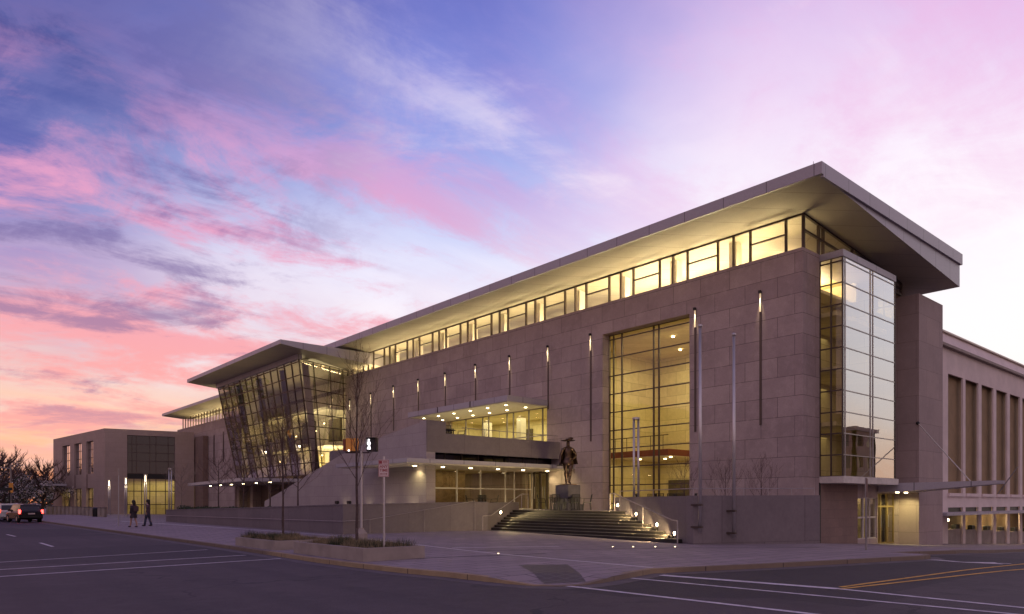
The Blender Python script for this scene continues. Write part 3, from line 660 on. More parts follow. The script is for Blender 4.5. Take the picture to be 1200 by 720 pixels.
# side entrance
glazing(hall, 'shop_window', (38.05, SY + .12, -.25), (40.5, SY + .12, -.25), (40.5, SY + .12, 1.95), (38.05, SY + .12, 1.95), [.35, .68], [.52], .09, 'framew', 'glass', .12, label='white framed street window below the glass bay')
dr = glazing(hall, 'entrance_door', (40.62, SY + .3, -.6), (43.45, SY + .3, -.6), (43.45, SY + .3, 2.2), (40.62, SY + .3, 2.2), [.33, .36, .66, .69], [.74], .10, plain('door_bronze', (.28, .20, .08), .4, .3), 'glass', .09, label='pair of glazed doors under the side canopy')
MB().box(41.5, 41.53, SY + .18, SY + .21, .3, 1.0).build('door_handle', 'steel', dr); MB().box(42.5, 42.53, SY + .18, SY + .21, .3, 1.0).build('door_handle', 'steel', dr)
mb = MB(); mb.box(38, 43.5, 20.2, 20.4, -1.2, 2.6); mb.box(38, 43.5, SY + .7, 20.2, 2.45, 2.6); mb.box(37.8, 38, SY + .65, 20.4, -1.2, 2.6); mb.box(43.5, 43.6, SY + .65, 20.4, -1.2, 2.6); mb.build('side_lobby', 'cream', hall)
MB().box(38.1, 40.4, 18.0, 19.2, -1.2, .6).build('reception_desk', 'darkin', hall)
MB().box(38.7, 39.3, 17.6, 18.0, -1.2, 2.45).build('lobby_column', 'white', hall)
light('side_lobby_lamp', 'AREA', (40.8, 18.3, 2.4), 45, (1, .82, .48), 4, 2, parent=hall)
for x_ in (41.4, 42.6):
    MB().tube((x_, 15.7, 2.22), (x_, 15.7, 2.272), .09, n=12).build('downlight', 'lamp', hall)
    light('canopy_lamp', 'SPOT', (x_, 15.75, 2.18), 120, (1, .88, .36), .06, aim=(.25, .1, -1), parent=hall, spot=130)
# side canopy: tapering blade hung on a rod
xa_, xb_ = 39.6, 44.6
mb = MB(); mb.prism([(40.4, 16.3), (40.4, 15.1), (40.95, 10.95), (41.65, 10.75), (43.49, 15.3), (43.49, 16.3)], lambda x, y: 2.27 + .36 * max(0, (15.1 - y) / 4.3), lambda x, y: 2.74 + .05 * max(0, (15.1 - y) / 4.3))
cn_ = mb.build('side_canopy', 'fascia', hall); 
mb = MB(); mb.extrude([(41.0, 10.9, 2.1), (41.1, 10.9, 2.1), (41.75, 10.2, 3.5), (41.55, 10.3, 3.3)], (.05, .04, 0)); mb.build('canopy_fin', 'framel', cn_)
pa = Vector((43.48, 15.40, ZD(496, 40))); ux_, uy_ = at(1130, 33.5)
MB().tube(pa, (41.9, 12.3, 2.75), .028).build('tie_rod', 'framew', cn_)
MB().ball(pa, .10).build('rod_anchor', 'black', cn_)
# ---- entrance pavilion
PX, PY = 21.9, 32.7
zband0, zband1 = 4.50, 5.58
cu = [(310, 587.5), (335, 573), (360, 557), (380, 545), (400, 533), (430, 519), (460, 507.5), (499, 494)]
top = [FX(u, v, PX) for u, v in cu]; top[-1] = (PY, 6.25)
mb = MB(); n_ = len(top)
for (ya, za), (yb, zb3) in zip(top, top[1:]):
    q0 = .9
    mb.hexa([(PX, ya, q0), (PX, yb, q0), (PX + .6, yb, q0), (PX + .6, ya, q0), (PX, ya, za), (PX, yb, zb3), (PX + .6, yb, zb3), (PX + .6, ya, za)])
# the wedge stands on its base except where the café opens to the right end
wd = mb.build('sweeping_wall', 'wedge', hall, merge=True)
wd['label'] = 'pale stone wall whose top sweeps up towards the entrance'
tag(MB().box(PX + .02, FXX, PY - .02, PY + .35, zband0, zband1).build('balcony_parapet', 'stone2', hall), 'dark grey stone parapet of the entrance balcony')
MB().box(PX + .02, PX + 1.3, PY - .025, PY + .34, zband1, 6.25).build('balcony_end', 'stone2', hall)
MB().box(PX + .6, FXX, PY + .35, 45.6, zband0 + .05, 5.25).build('balcony_floor', 'stone2', hall)
# dark strip window below the parapet
glazing(hall, 'strip_window', (PX + .6, PY + .8, 4.05), (FXX, PY + .8, 4.05), (FXX, PY + .8, zband0 + .05), (PX + .6, PY + .8, zband0 + .05), [k / 8 for k in range(1, 8)], [], .05, 'frame', 'glassd', .06)
MB().box(PX + .05, PX + .6, PY + .5, PY + 2.0, 4.05, 4.5).build('dark_end', 'black', hall)
# lower canopy
mb = MB(); mb.prism([(19.9, 31.5), (33.0, 31.3), (32.19, 36), (PX + .0, 36.2), (PX, 37.5), (19.9, 39.5)], 3.80, 4.02)
lc = mb.build('entrance_canopy', 'fascia', hall)
MB().prism([(20.0, 31.65), (32.19, 31.5), (32.18, 36), (PX + .02, 36.15), (PX - .02, 37.3), (20.0, 39.2)], 3.74, 3.801).build('soffit', 'white', lc)
for k, (u, v) in enumerate(((463, 553), (486, 551.5), (519, 551.3), (551.5, 551.5), (583.5, 552), (613, 552.3), (641.5, 552.5))):
    rx, ry = ray(u); d = 33.3 / ry if k else 36.5 / ry; x_, y_ = rx * d, ry * d
    MB().tube((x_, y_, 3.70), (x_, y_, 3.745), .10, n=12).build('downlight', 'lamp', lc)
    light('canopy_lamp', 'SPOT', (x_, y_, 3.68), 70, (1, .86, .42), .07, aim=(0, .1, -1), parent=hall, spot=140)
# cafe storefront
SFY = 35.5
glazing(hall, 'storefront', (PX + .6, SFY, ZT), (FXX + .1, SFY, ZT), (FXX + .1, SFY, 3.8), (PX + .6, SFY, 3.8), [.14, .19, .36, .55, .76, .84], [.52], .08, 'framew', 'glass', .09, label='white framed café storefront under the entrance canopy')
MB().box(PX + .02, PX + .6, PY + .3, SFY + .2, ZT - .2, 3.78).build('end_wall', 'cream', hall)
mb = MB(); mb.box(PX + .6, 40, 43, 43.2, ZT - .1, 4.3); mb.box(PX + .62, FXX, SFY + .1, 43, 3.82, 4.0); mb.build('cafe_back_wall', 'cream', hall)
MB().box(24.5, 29.0, 38.6, 38.9, ZT, 3.8).build('timber_screen', plain('timber', (.16, .10, .05), .6, var=.3), hall)
mb = MB(); mb.box(FXX + .76, 37, 31.9, 32.1, ZT - .2, 4.2); mb.box(36.8, 37, 32, 43, ZT - .2, 4.2); mb.box(FXX + .76, 37, 32.1, 43, 4.0, 4.2); mb.build('vestibule', 'cream', hall)
MB().box(35.5, 36.8, 34.9, 35.6, ZT, 3.2).build('doorway', 'darkin', hall)
light('entry_spill', 'SPOT', (30.6, 32.6, 3.6), 90, (1, .86, .40), .15, aim=(1, 0, -.9), parent=hall, spot=120)  # extra spot without a fixture, added to brighten the wall by the doors
light('cafe_lamp', 'AREA', (27, 37.0, 3.75), 60, (1, .80, .42), 6, 2.4, parent=hall); light('cafe_lamp', 'AREA', (28, 41, 3.75), 45, (1, .80, .42), 6, 2.4, parent=hall)
light('vestibule_lamp', 'AREA', (34.5, 34.8, 3.9), 110, (1, .84, .5), 2, 3, parent=hall)
dr = glazing(hall, 'entrance_door', (FXX + .3, dor[1], ZT), (FXX + .3, dor[0], ZT), (FXX + .3, dor[0], 3.8), (FXX + .3, dor[1], 3.8), [.22, .27, .48, .53, .76, .80], [.95], .07, 'frame', 'glass', .09, label='dark framed glass doors at the back of the entrance canopy')
for q_ in (34.35, 34.55, 35.3): MB().box(FXX + .18, FXX + .21, q_, q_ + .03, ZT + .7, ZT + 1.5).build('door_handle', 'steel', dr)
MB().box(FXX + .1, 34.5, 33.5, 37, ZT - .02, ZT + .006).build('threshold', 'conc', hall)
# upper balcony room
glazing(hall, 'balcony_window', (FXX + .5, upw[1], 5.3), (FXX + .5, upw[0], 5.3), (FXX + .5, upw[0], 8.05), (FXX + .5, upw[1], 8.05), [.18, .36, .42, .60, .66, .80, .92], [.33], .07, 'framel', 'glass', .09)
mb = MB(); mb.box(37, 37.2, 33, 46.4, 5.2, 8.1); mb.box(FXX + .76, 37, 33, 33.3, 5.2, 8.1); mb.box(FXX + .76, 37, 46.1, 46.4, 5.2, 8.1); mb.box(FXX + .76, 37, 33.3, 46.1, 8.06, 8.3); mb.box(FXX + .76, 37, 33.3, 46.1, 5.0, 5.28); mb.build('upper_room', 'cream', hall)
for q_ in (36, 40.5): MB().box(36.9, 37.02, q_, q_ + 1.8, 6.2, 7.4).build('picture_panel', 'darkin', hall)
for q_ in (35.2, 39.2, 43.2): MB().box(34.6, 35.1, q_, q_ + .5, 5.28, 8.06).build('room_column', 'white', hall)
light('upper_room_lamp', 'AREA', (34.8, 39.8, 7.95), 280, (1, .92, .58), 3, 11, parent=hall)
uc0, uc1 = 33.8, 45.3
mb = MB(); mb.prism([(28.7, uc0), (FXX, uc0), (FXX, uc1), (28.7, uc1)], 8.05, 8.42); uc = mb.build('balcony_canopy', 'fascia', hall)
MB().box(28.78, FXX, uc0 + .08, uc1 - .05, 8.0, 8.051).build('soffit', 'white', uc)
for q_ in (37.6, 41.4): MB().box(28.66, 28.72, q_, q_ + .06, 8.04, 8.43).build('joint', 'frame', uc)
for k in range(6):
    for x_ in (29.6, 31.3):
        y_ = 35 + k * 1.9; MB().tube((x_, y_, 7.97), (x_, y_, 8.01), .085, n=12).build('downlight', 'lamp', uc)
    light('balcony_lamp', 'SPOT', (30.4, 35 + k * 1.9, 7.95), 45, (1, .88, .48), .08, aim=(0, 0, -1), parent=hall, spot=150)
mb = MB(); mb.pipe([(24.5, PY + .2, 6.0), (FXX, PY + .2, 6.0)], .02)
for k in range(7): mb.tube((25 + k * 1.15, PY + .2, zband1), (25 + k * 1.15, PY + .2, 6.0), .015)
mb.build('balustrade', 'framel', hall)
light('balcony_uplight', 'AREA', (29.5, 39, 5.4), 55, (1, .84, .42), 2.5, 9, aim=(0, 0, 1), parent=hall)
# ---- leaning glass atrium
atr = roof(hall, 57.6, 83.2, 24.0, 26.4, 34.5, 15.35, 15.0, 14.75, 14.2, 'atrium_roof')
tr, tl, br, bl = (26.5, 59.6, 14.35), (26.5, 80.6, 14.35), (29.0, 62.2, 4.3), (29.0, 81.5, 4.3)
glazing(hall, 'atrium_window', bl, br, tr, tl, [k / 13 for k in range(1, 13)], [k / 9.2 for k in range(1, 10)], .05, 'frame', 'glassm', .12, hbar=.10)
glazing(hall, 'atrium_window', br, (33.0, 61.95, 4.3), (33.0, 61.9, 14.3), tr, [.25, .55, .8], [k / 9.2 for k in range(1, 10)], .055, 'frame', 'glass', .12, hbar=.07, label='right end face of the leaning glass atrium')
mb = MB(); mb.hexa([(26.3, 59.4, 14.3), (26.3, 80.8, 14.3), (26.7, 80.8, 14.3), (26.7, 59.4, 14.3), (26.3, 59.4, 14.78), (26.3, 80.8, 14.78), (26.7, 80.8, 14.78), (26.7, 59.4, 14.78)]); mb.build('head_band', 'fascia', hall)
for yb, yt in ((63.0, 61.0), (67.4, 66.0), (73, 72), (78.5, 77.5)): MB().tube((30.2, yb, 1.0), (27.7, yt, 14.4), .36, .30, 14).build('leaning_column', 'frame', hall, smooth=True)
mb = MB()
for z_ in (7.4, 10.8): mb.box(30.5, 34, 62.2, 81, z_ - .25, z_)
mb.box(34, 34.2, 62, 82, 1, 14.6); mb.box(29.5, 34, 81.6, 81.8, 1, 14.6); mb.build('atrium_floors', 'white', hall)
for q_, z_, c_, w_ in ((62.8, 4.6, 'orange', 1.6), (66, 8.0, 'darkin', 2.5), (70, 4.5, 'cream', 1.6), (72, 8.2, 'darkin', 3), (76, 4.5, 'darkin', 3), (65.2, 4.5, 'orange', 2.0)): MB().box(33.7, 34.02, q_, q_ + w_, z_, z_ + 2.3).build('interior_panel', c_, hall)
for yy_, e in ((65, 620), (71, 480), (77, 420)):
    light('atrium_lamp', 'AREA', (29.2, yy_, 8.3), e * .75, (1, .86, .50), 1.6, 5, aim=(0, 0, 1), parent=hall); light('atrium_lamp', 'AREA', (32, yy_, 5.0), e * .5, (1, .84, .46), 2, 4, aim=(0, 0, 1), parent=hall)
for q_, z_ in ((62.7, 9.2), (64.5, 8.6), (66, 12.8), (69, 8.4), (73, 6), (63.2, 6.2), (77, 5.6)): MB().ball((30.4, q_, z_), .075).build('pendant_lamp', 'lamp', hall)
# atrium lower canopy and wall below
mb = MB(); mb.prism([(22.4, 62), (24.3, 84), (29.4, 84), (31, 60.5)], 3.55, 3.85)
ac = mb.build('atrium_canopy', 'fascia', hall)
for k in range(6): MB().tube((25.3 + .1 * k, 63 + k * 3.6, 3.50), (25.3 + .1 * k, 63 + k * 3.6, 3.56), .11, n=10).build('downlight', 'lamp', ac)
for k in (0, 2, 4): light('canopy_lamp', 'SPOT', (26.2, 63 + k * 4, 3.45), 42, (1, .80, .40), .1, aim=(.2, 0, -1), parent=hall, spot=140)
mb = MB(); mb.box(29.5, 29.8, 62, 84, .6, 4.3); mb.build('wall', 'brown', hall)
for q_ in (66, 71, 76, 80): MB().box(28.6, 29.5, q_, q_ + .7, .6, 3.55).build('buttress', 'stone', hall)
# ---- far wing
mb = MB(); wall(mb, (FXX, 116.5), (FXX, 81.8), .7, -.5, 12.85); mb.build('wall', 'stone', hall)
MB().box(FXX, 45, 116.0, 116.5, -.5, 12.8).build('wall', 'stone', hall)
roof(hall, 82.5, 115.0, 29.6, 32.2, 46.7, 15.0, 14.65, 14.45, 13.6, 'wing_roof')
glazing(hall, 'clerestory_window', (FXX + .25, 114.5, 12.85), (FXX + .25, 82, 12.85), (FXX + .25, 82, 14.5), (FXX + .25, 114.5, 14.5), [k / 26 for k in range(1, 26)], [], .12, 'frame', 'glass', .12)
mb = MB(); mb.box(37, 37.2, 82, 115, 11.5, 14.4); mb.box(33, 37, 82, 115, 11.4, 11.6); mb.box(33, 37, 82, 115, 14.15, 14.25); mb.build('upper_gallery', 'white', hall)
for yc in (88, 97, 107): light('gallery_lamp', 'AREA', (35, yc, 12.0), 600, (1, .84, .55), 3, 7, aim=(0, 0, 1), parent=hall); light('gallery_uplight', 'AREA', (33.2, yc, 13.1), 260, (1, .78, .42), 8, .3, aim=(-1, 0, .32), parent=hall)
for u, v in ((251, 510), (262, 506), (274, 503)):
    y_, z_ = FX(u, v, FXX); MB().box(FXX - .06, FXX + .01, y_ - .15, y_ + .15, z_ - 4, z_).build('slot_light', 'frame', hall)
MB().box(34, 56, 30, 112, 12.9, 13.3).build('roof_deck', 'darkin', hall)
MB().box(46, 56, 19.1, 112, -1.5, 12.9).build('back_wall', 'conc', hall)
MB().box(42.5, 46.0, 19.1, 60, -1.4, 12.3).build('core_wall', 'darkin', hall)

# ================================================================== AUDITORIUM on the right
aud = thing('auditorium', 'pale auditorium with a tall square colonnade and long roof parapet, on the side street', 'building', (66, 24, -1.5))
AY = 17.0; AX0, AX1 = 47.25, 100
# openings from the photograph along the colonnade
open_u = [(1111.0, 1128.5), (1131.5, 1146.5), (1150, 1163.5), (1167, 1180), (1183.5, 1194.5)]
xs = [(FY(a, 500, AY)[0], FY(b, 500, AY)[0]) for a, b in open_u]
stp = (xs[4][0] - xs[1][0]) / 3; wdt = stp * .80
cols = [xs[0]] + [(xs[1][0] + k * stp, xs[1][0] + k * stp + wdt) for k in range(0, 9)]
cols = [c_ for c_ in cols if c_[1] < AX1 - 1]
ztop = FY(1111, 437.8, AY)[1]; zbo = FY(1111, 578, AY)[1]; zl1 = FY(1111, 595, AY)[1]
holes = [(a - AX0, b - AX0, zbo, ztop) for a, b in cols] + [(a - AX0, b - AX0, -3.0, zl1) for a, b in cols]
mb = MB(); wall(mb, (AX0, AY), (AX1, AY), .12, -3, 12.2, holes); mb.build('colonnade', 'concw', aud)
zp = FY(1105, 388, AY)[1]
mb = MB(); mb.hexa([(AX0, AY - .25, 12.2), (AX1, AY - .25, 12.2), (AX1, AY + 1.5, 12.2), (AX0, AY + 1.5, 12.2), (AX0, AY + .15, zp), (AX1, AY + .15, zp), (AX1, AY + 1.5, zp), (AX0, AY + 1.5, zp)]); mb.build('parapet', 'concw', aud)
MB().box(AX0, AX1, AY - .02, AY + 1.55, zp + .003, zp + .10).build('coping', 'white', aud)
MB().box(AX0, AX1, AY - .28, AY - .0, 12.02, 12.2).build('cornice', 'conc', aud)
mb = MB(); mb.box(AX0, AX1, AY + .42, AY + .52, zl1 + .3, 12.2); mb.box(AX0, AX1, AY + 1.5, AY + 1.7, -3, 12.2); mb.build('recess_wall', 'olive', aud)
mb = MB(); mb.box(AX0, AX1, AY + .12, AY + 1.5, zl1 + .1, zbo - .02); mb.build('gallery_floor', 'concw', aud)
for a, b in cols:
    MB().box(a - .12, b + .12, AY - .14, AY + .05, zbo - .22, zbo).build('sill', 'concw', aud)
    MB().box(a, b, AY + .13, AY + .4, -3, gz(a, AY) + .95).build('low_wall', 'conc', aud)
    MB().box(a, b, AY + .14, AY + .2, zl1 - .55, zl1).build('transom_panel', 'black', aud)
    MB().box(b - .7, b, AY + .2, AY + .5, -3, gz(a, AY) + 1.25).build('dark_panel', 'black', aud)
for i in (0, 2, 3, 4, 5):
    a, b = cols[i]; z_ = FY(1119, 609, AY + .6)[1] if i < 3 else FY(1172, 611, AY + .6)[1]
    MB().ball(((a + b) / 2, AY + .5, z_), .10).build('globe_lamp', 'lampx', aud)
    light('globe_light', 'POINT', ((a + b) / 2, AY + .8, z_ - .2), 7, (1, .82, .36), .12, parent=aud)
for i in (3, 4):
    a, b = cols[i]; z_ = FY(1172, 597, AY + 1.4)[1]; MB().tube(((a + b) / 2, AY + 1.4, z_ - .25), ((a + b) / 2, AY + 1.4, z_ + .25), .09).build('wall_lamp', 'lampx', aud)
# thin street canopy below the openings
za = FY(1125, 601, AY - 1.6)[1]
cnp = MB().box(AX0 + .2, AX1, AY - 1.8, AY - .0, za - .16, za).build('street_canopy', 'fascia', aud)
MB().box(AX0, AX1, AY + .95, 60, -3, 11.9).build('hall_body', 'conc', aud)
bpy.data.objects.remove(bpy.data.objects['hall_body'])
MB().box(AX0, AX1, AY + 1.71, 60, -3, 12.0).build('hall_body', 'conc', aud)

# ================================================================== MUSEUM BLOCK on the left
cA = Vector((20.5, 107.2)); cL_ = Vector((18.0, 131.2)); cR_ = Vector((31.3, 105.2)); ZB = 11.6
mus = thing('museum', 'boxy tan stone building with a big gridded window and three tall slots', 'building', (cA.x, cA.y, 0))
def on_line(u, v, p0, p1):
    rx, ry = ray(u); d = (p1 - p0); det = rx * (-d.y) + d.x * ry; t = (p0.x * (-d.y) + d.x * p0.y) / det
    q = Vector((rx * t, ry * t)); return (q - p0).length * (1 if (q - p0).dot(d) > 0 else -1), EYE + (HZ - v) / F * t, q
s0 = on_line(149, 560, cA, cR_)[0]; s1 = on_line(205, 560, cA, cR_)[0]
wz1, wz0 = on_line(175, 511, cA, cR_)[1], -.1
mb = MB(); wall(mb, cA, cR_, .6, -.6, ZB, [(s0, s1, wz0, wz1)])
LL = (cA - cL_).length; slots = []
for ua, ub in ((73, 82), (87, 95.5), (101, 109)):
    sa, sb = on_line(ua, 540, cL_, cA)[0], on_line(ub, 540, cL_, cA)[0]
    slots.append((sa, sb))
hz = []
for sa, sb in slots: hz += [(sa, sb, 5.7, 10.25), (sa, sb, -.1, 3.7)]
wall(mb, cL_, cA, .8, -.6, ZB, hz); mb.build('wall', 'block', mus)
mb = MB(); mb.prism([(cL_.x + .1, cL_.y), (cA.x + .7, cA.y + .7), (cR_.x, cR_.y + .8), (cR_.x, 126), (cL_.x + 6, 135)], ZB - .5, ZB - .1); mb.build('roof', 'darkin', mus)
dR = (cR_ - cA).normalized(); nR = Vector((-dR.y, dR.x)); dL = (cA - cL_).normalized(); nL = Vector((-dL.y, dL.x))
V3 = lambda p, z: (p.x, p.y, z)
for (sa, sb, za, zb_) in hz:
    p, q = cL_ + dL * sa + nL * .35, cL_ + dL * sb + nL * .35
    glazing(mus, 'slot_window', V3(p, za), V3(q, za), V3(q, zb_), V3(p, zb_), [.5], [.25, .5, .75] if za > 5 else [.6], .10, 'frame', 'glassm' if za > 5 else 'glass', .08)
for (sa, sb) in slots:
    p, q = cL_ + dL * (sa + .05) - nL * .012, cL_ + dL * (sa + .75) - nL * .012
    MB().poly([V3(p, 3.75), V3(q, 3.75), V3(q, 5.65), V3(p, 5.65)]).build('pilaster_joint', 'brown', mus)
zm = on_line(175, 556, cA, cR_)[1]; zl = on_line(175, 563, cA, cR_)[1]
p, q = cA + dR * s0 + nR * .35, cA + dR * s1 + nR * .35
glazing(mus, 'museum_window', V3(p, zl + .9), V3(q, zl + .9), V3(q, wz1), V3(p, wz1), [.10, .19, .47, .6, .86], [.33, .55, .77], .10, 'frame', 'glassd', .1, label='dark upper half of the gridded museum window')
MB().prism([V3(p + nR * .02, 0)[:2], V3(q + nR * .02, 0)[:2], V3(q + nR * .4, 0)[:2], V3(p + nR * .4, 0)[:2]], zl + .2, zl + .9).build('spandrel', 'black', mus)
glazing(mus, 'museum_window', V3(p, wz0), V3(q, wz0), V3(q, zl + .2), V3(p, zl + .2), [.14, .3, .47, .6, .8], [.3, .66], .10, 'frame', 'glass', .1, label='lit lower half of the gridded museum window')
mb = MB()
wall(mb, cA + nR * 5 + dR * .8, cR_ + nR * 5, .2, -.5, 11); mb.build('inner_wall', 'cream', mus)
fl = [cA + nR * .7 + dR * 1, cR_ + nR * .7, cR_ + nR * 5, cA + nR * 5 + dR * 1]
MB().prism([(v_.x, v_.y) for v_ in fl], zl + .3, zl + .6).build('floor', 'white', mus)
lc_ = (fl[0] + fl[1] + fl[2] + fl[3]) / 4
light('museum_lamp', 'AREA', (lc_.x, lc_.y, zl + .1), 130, (1, .84, .36), 8, 3, parent=mus); light('museum_lamp', 'AREA', (lc_.x, lc_.y, 9.8), 3, (1, .84, .42), 6, 3, parent=mus)
wl = cL_ + dL * LL * .5 + nL * 4
wall_in = MB(); wall(wall_in, cL_ + nL * 3, cA + nL * 3.3 + Vector((0, 3.6)), .2, -.5, 11); wall_in.build('inner_wall', 'cream', mus)
light('museum_lamp', 'AREA', (wl.x - 2, wl.y - 1, 4.2), 380, (1, .86, .40), 1.6, 20, aim=(0, 0, -1), parent=mus)
MB().prism([(18.1, 120), (15.4, 121), (15.1, 129), (18.0, 130)], 4.1, 4.4).build('side_canopy', 'fascia', mus)
# link wall between museum and wing
MB().box(31.45, 32.15, 101.9, 105.6, -.5, 10.9).build('link_wall', 'brown', mus)

# ================================================================== BUILDINGS ACROSS THE STREETS (seen mirrored in the glass)
def block(loc, sx_, sy_, h, label, nx, ny, nz, mat='brick', name='office_building'):
    t = thing(name, label, 'building', (loc[0], loc[1], -2)); x0_, y0_ = loc[0] - sx_ / 2, loc[1] - sy_ / 2
    x1_, y1_ = x0_ + sx_, y0_ + sy_
    def face(p0, p1, n_):
        L = math.dist(p0, p1); hs_ = []
        for i in range(n_):
            for j in range(nz):
                c_ = L * (i + .5) / n_; zc_ = h * (j + .55) / nz; hs_.append((c_ - L / n_ * .27, c_ + L / n_ * .27, zc_ - h / nz * .28, zc_ + h / nz * .28))
        return hs_
    mb = MB()
    for p0, p1, n_ in (((x0_, y1_), (x0_, y0_), ny), ((x0_, y0_), (x1_, y0_), nx), ((x1_, y0_), (x1_, y1_), ny), ((x1_, y1_), (x0_, y1_), nx)): wall(mb, p0, p1, .4, -2, h, face(p0, p1, n_))
    mb.build('wall', mat, t); MB().box(x0_ - .2, x1_ + .2, y0_ - .2, y1_ + .2, h, h + .5).build('roof', 'conc', t)
    MB().box(x0_ + .3, x1_ - .3, y0_ + .3, y1_ - .3, -2, h - .01).build('glazing', 'darkglassbox', t)
m, b = newmat('street_glass'); b.inputs['Base Color'].default_value = (.03, .03, .04, 1); b.inputs['Roughness'].default_value = .08; n = NOISE(POS(), .3); link_in(b, 'Roughness', M_('MULTIPLY', n, .2)); MT['darkglassbox'] = m
block((93, -19.5), 6, 22, 10.7, 'tan brick office block with punched windows across the side street', 2, 8, 4)
block((-28, 96), 20, 46, 17, 'dark masonry block across the avenue, lower of two', 5, 10, 5, 'dot')
block((-30, 42), 22, 34, 12, 'dark masonry block across the avenue, nearer of two', 5, 8, 4, 'dot')

# ================================================================== STREET FURNITURE
# flagpoles
for k, (u, vt, vb, lb) in enumerate(((820.5, 384, 624, 'taller flagpole before the terrace wall, left of the pair, nearer the big window'), (860, 394, 631, 'flagpole before the terrace wall, right of the pair'))):
    q = on_line(u, 600, Vector(B_), Vector(C_))[2]; d = q.dot(Vector((SB, CB))) - .3; x_, y_ = at(u, d)
    t = thing('flagpole', lb, 'flagpole', (x_, y_, 0), 'flagpoles')
    MB().tube((x_, y_, ZD(vb, d)), (x_, y_, ZD(vt, d)), .075, .055, 14).build('pole', 'steel', t, smooth=True)
    MB().ball((x_, y_, ZD(vt, d) + .06), .10, sz=.8).build('finial', 'steel', t, smooth=True)
    for z_ in (ZD(vb - 32, d), ZD(vb - 6, d)):
        MB().box(x_ - .09, x_ + .09, y_ - .09, y_ + .40, z_ - .035, z_ + .035).build('bracket', 'frame', t)
# light columns
def column(x_, y_, zb, zt, label, lit=True, big=1.0):
    t = thing('light_column', label, 'light column', (x_, y_, zb), 'slim light columns')
    for s in (-1, 1): MB().tube((x_ + .07 * s * big, y_ - .06 * s * big, zb), (x_ + .07 * s * big, y_ - .06 * s * big, zt), .05 * big, n=10).build('tube', 'steel', t, smooth=True)
    MB().tube((x_, y_, zb), (x_, y_, zb + .12), .22, n=14).build('base', 'steel', t); MB().tube((x_, y_, zt), (x_, y_, zt + .1), .16 * big, n=14).build('cap', 'steel', t)
    if lit:
        MB().tube((x_, y_, zt - .6), (x_, y_, zt - .02), .045, n=10).build('lamp', 'lampw', t)
        light('column_lamp', 'POINT', (x_ - .25, y_ - .3, zt - .5), 22, (1, .84, .52), .1, parent=t)
for (u, d, lb) in ((128, 86, 'farthest lit light column, at the left corner of the museum wall'), (147.5, 78, 'second farthest lit light column, left edge of the museum window'), (170.6, 69, 'lit light column standing before the middle of the museum window')):
    x_, y_ = at(u, d); column(x_, y_, gz(x_, y_), 4.35, lb)
x_, y_ = at(199.5, 57); column(x_, y_, .0, 4.35, 'unlit light column at the right edge of the museum window', False)
x_, y_ = at(745.5, 35.5); column(x_, y_, ZT, 5.85, 'tall twin tube light column before the big lobby window', False, 1.2)
x_, y_ = at(133, 88); light('column_spill', 'SPOT', (x_, y_ + 1, 3), 40, (1, .86, .4), .2, aim=(0, 0, -1), spot=110)
# bollards
b0 = thing('bollard', 'grey bollard', 'bollard', (14.6, 74, 0), 'bollards along the far plaza edge')
MB().box(14.4, 14.8, 73.82, 74.18, -.05, 1.12).build('post', 'conc', b0, bevel=.03); MB().box(14.37, 14.83, 73.79, 74.21, 1.12, 1.18).build('cap', plain('bollard_cap', (.16, .13, .14), .6), b0, bevel=.01)
NBL = 15
ordn = ['first', 'second', 'third', 'fourth', 'fifth', 'sixth', 'seventh', 'eighth', 'ninth', 'tenth', 'eleventh', 'twelfth', 'thirteenth', 'fourteenth', 'fifteenth']
for k in range(NBL):
    u = 122 - k * 4.7; d = 74 + k * 1.9; x_, y_ = at(u, d); lb = 'low grey bollard, %s from the right in the row before the museum' % ordn[k]
    if k == 0: b0.location = (x_, y_, 0); b0['label'] = lb; b0.rotation_euler.z = -.9
    else: dup(b0, (x_, y_, 0), -.9, lb)
# litter bin by the bollards
x_, y_ = at(112, 76); t = thing('litter_bin', 'dark round litter bin at the right end of the bollards', 'litter bin', (x_, y_, 0)); MB().lathe((x_, y_, 0), [(.0, 0), (.28, 0), (.32, .9), (.28, .98)], 16).build('body', 'black', t); MB().lathe((x_, y_, .98), [(.30, 0), (.34, .05), (.2, .16), (0, .2)], 16).build('lid', 'black', t)
# thin sign poles
x_, y_ = at(139, 50.5)
t = thing('sign_pole', 'thin steel sign pole at the kerb, left of the two people', 'sign pole', (x_, y_, 0)); MB().tube((x_, y_, -.05), (x_, y_, ZD(549, 50.5)), .035).build('pole', 'steel', t); MB().box(x_ - .02, x_ + .02, y_ - .16, y_ + .16, ZD(549, 50.5) - .5, ZD(549, 50.5)).build('sign_plate', 'framel', t)
x_, y_ = at(1015, 26.5); zb = gz(x_, y_)
t = thing('sign_pole', 'slim street sign pole on the pavement before the side entrance', 'sign pole', (x_, y_, zb)); MB().box(x_ - .03, x_ + .03, y_ - .03, y_ + .03, zb, ZD(560, 26.5)).build('pole', 'framel', t)
vx = Vector((-SB, -CB, 0)); MB().box(x_ - .06, x_ + .02, y_ - .05, y_ - .03, ZD(583, 26.5), ZD(561, 26.5)).build('sign_plate', plain('sign_back', (.17, .09, .07), .6), t)
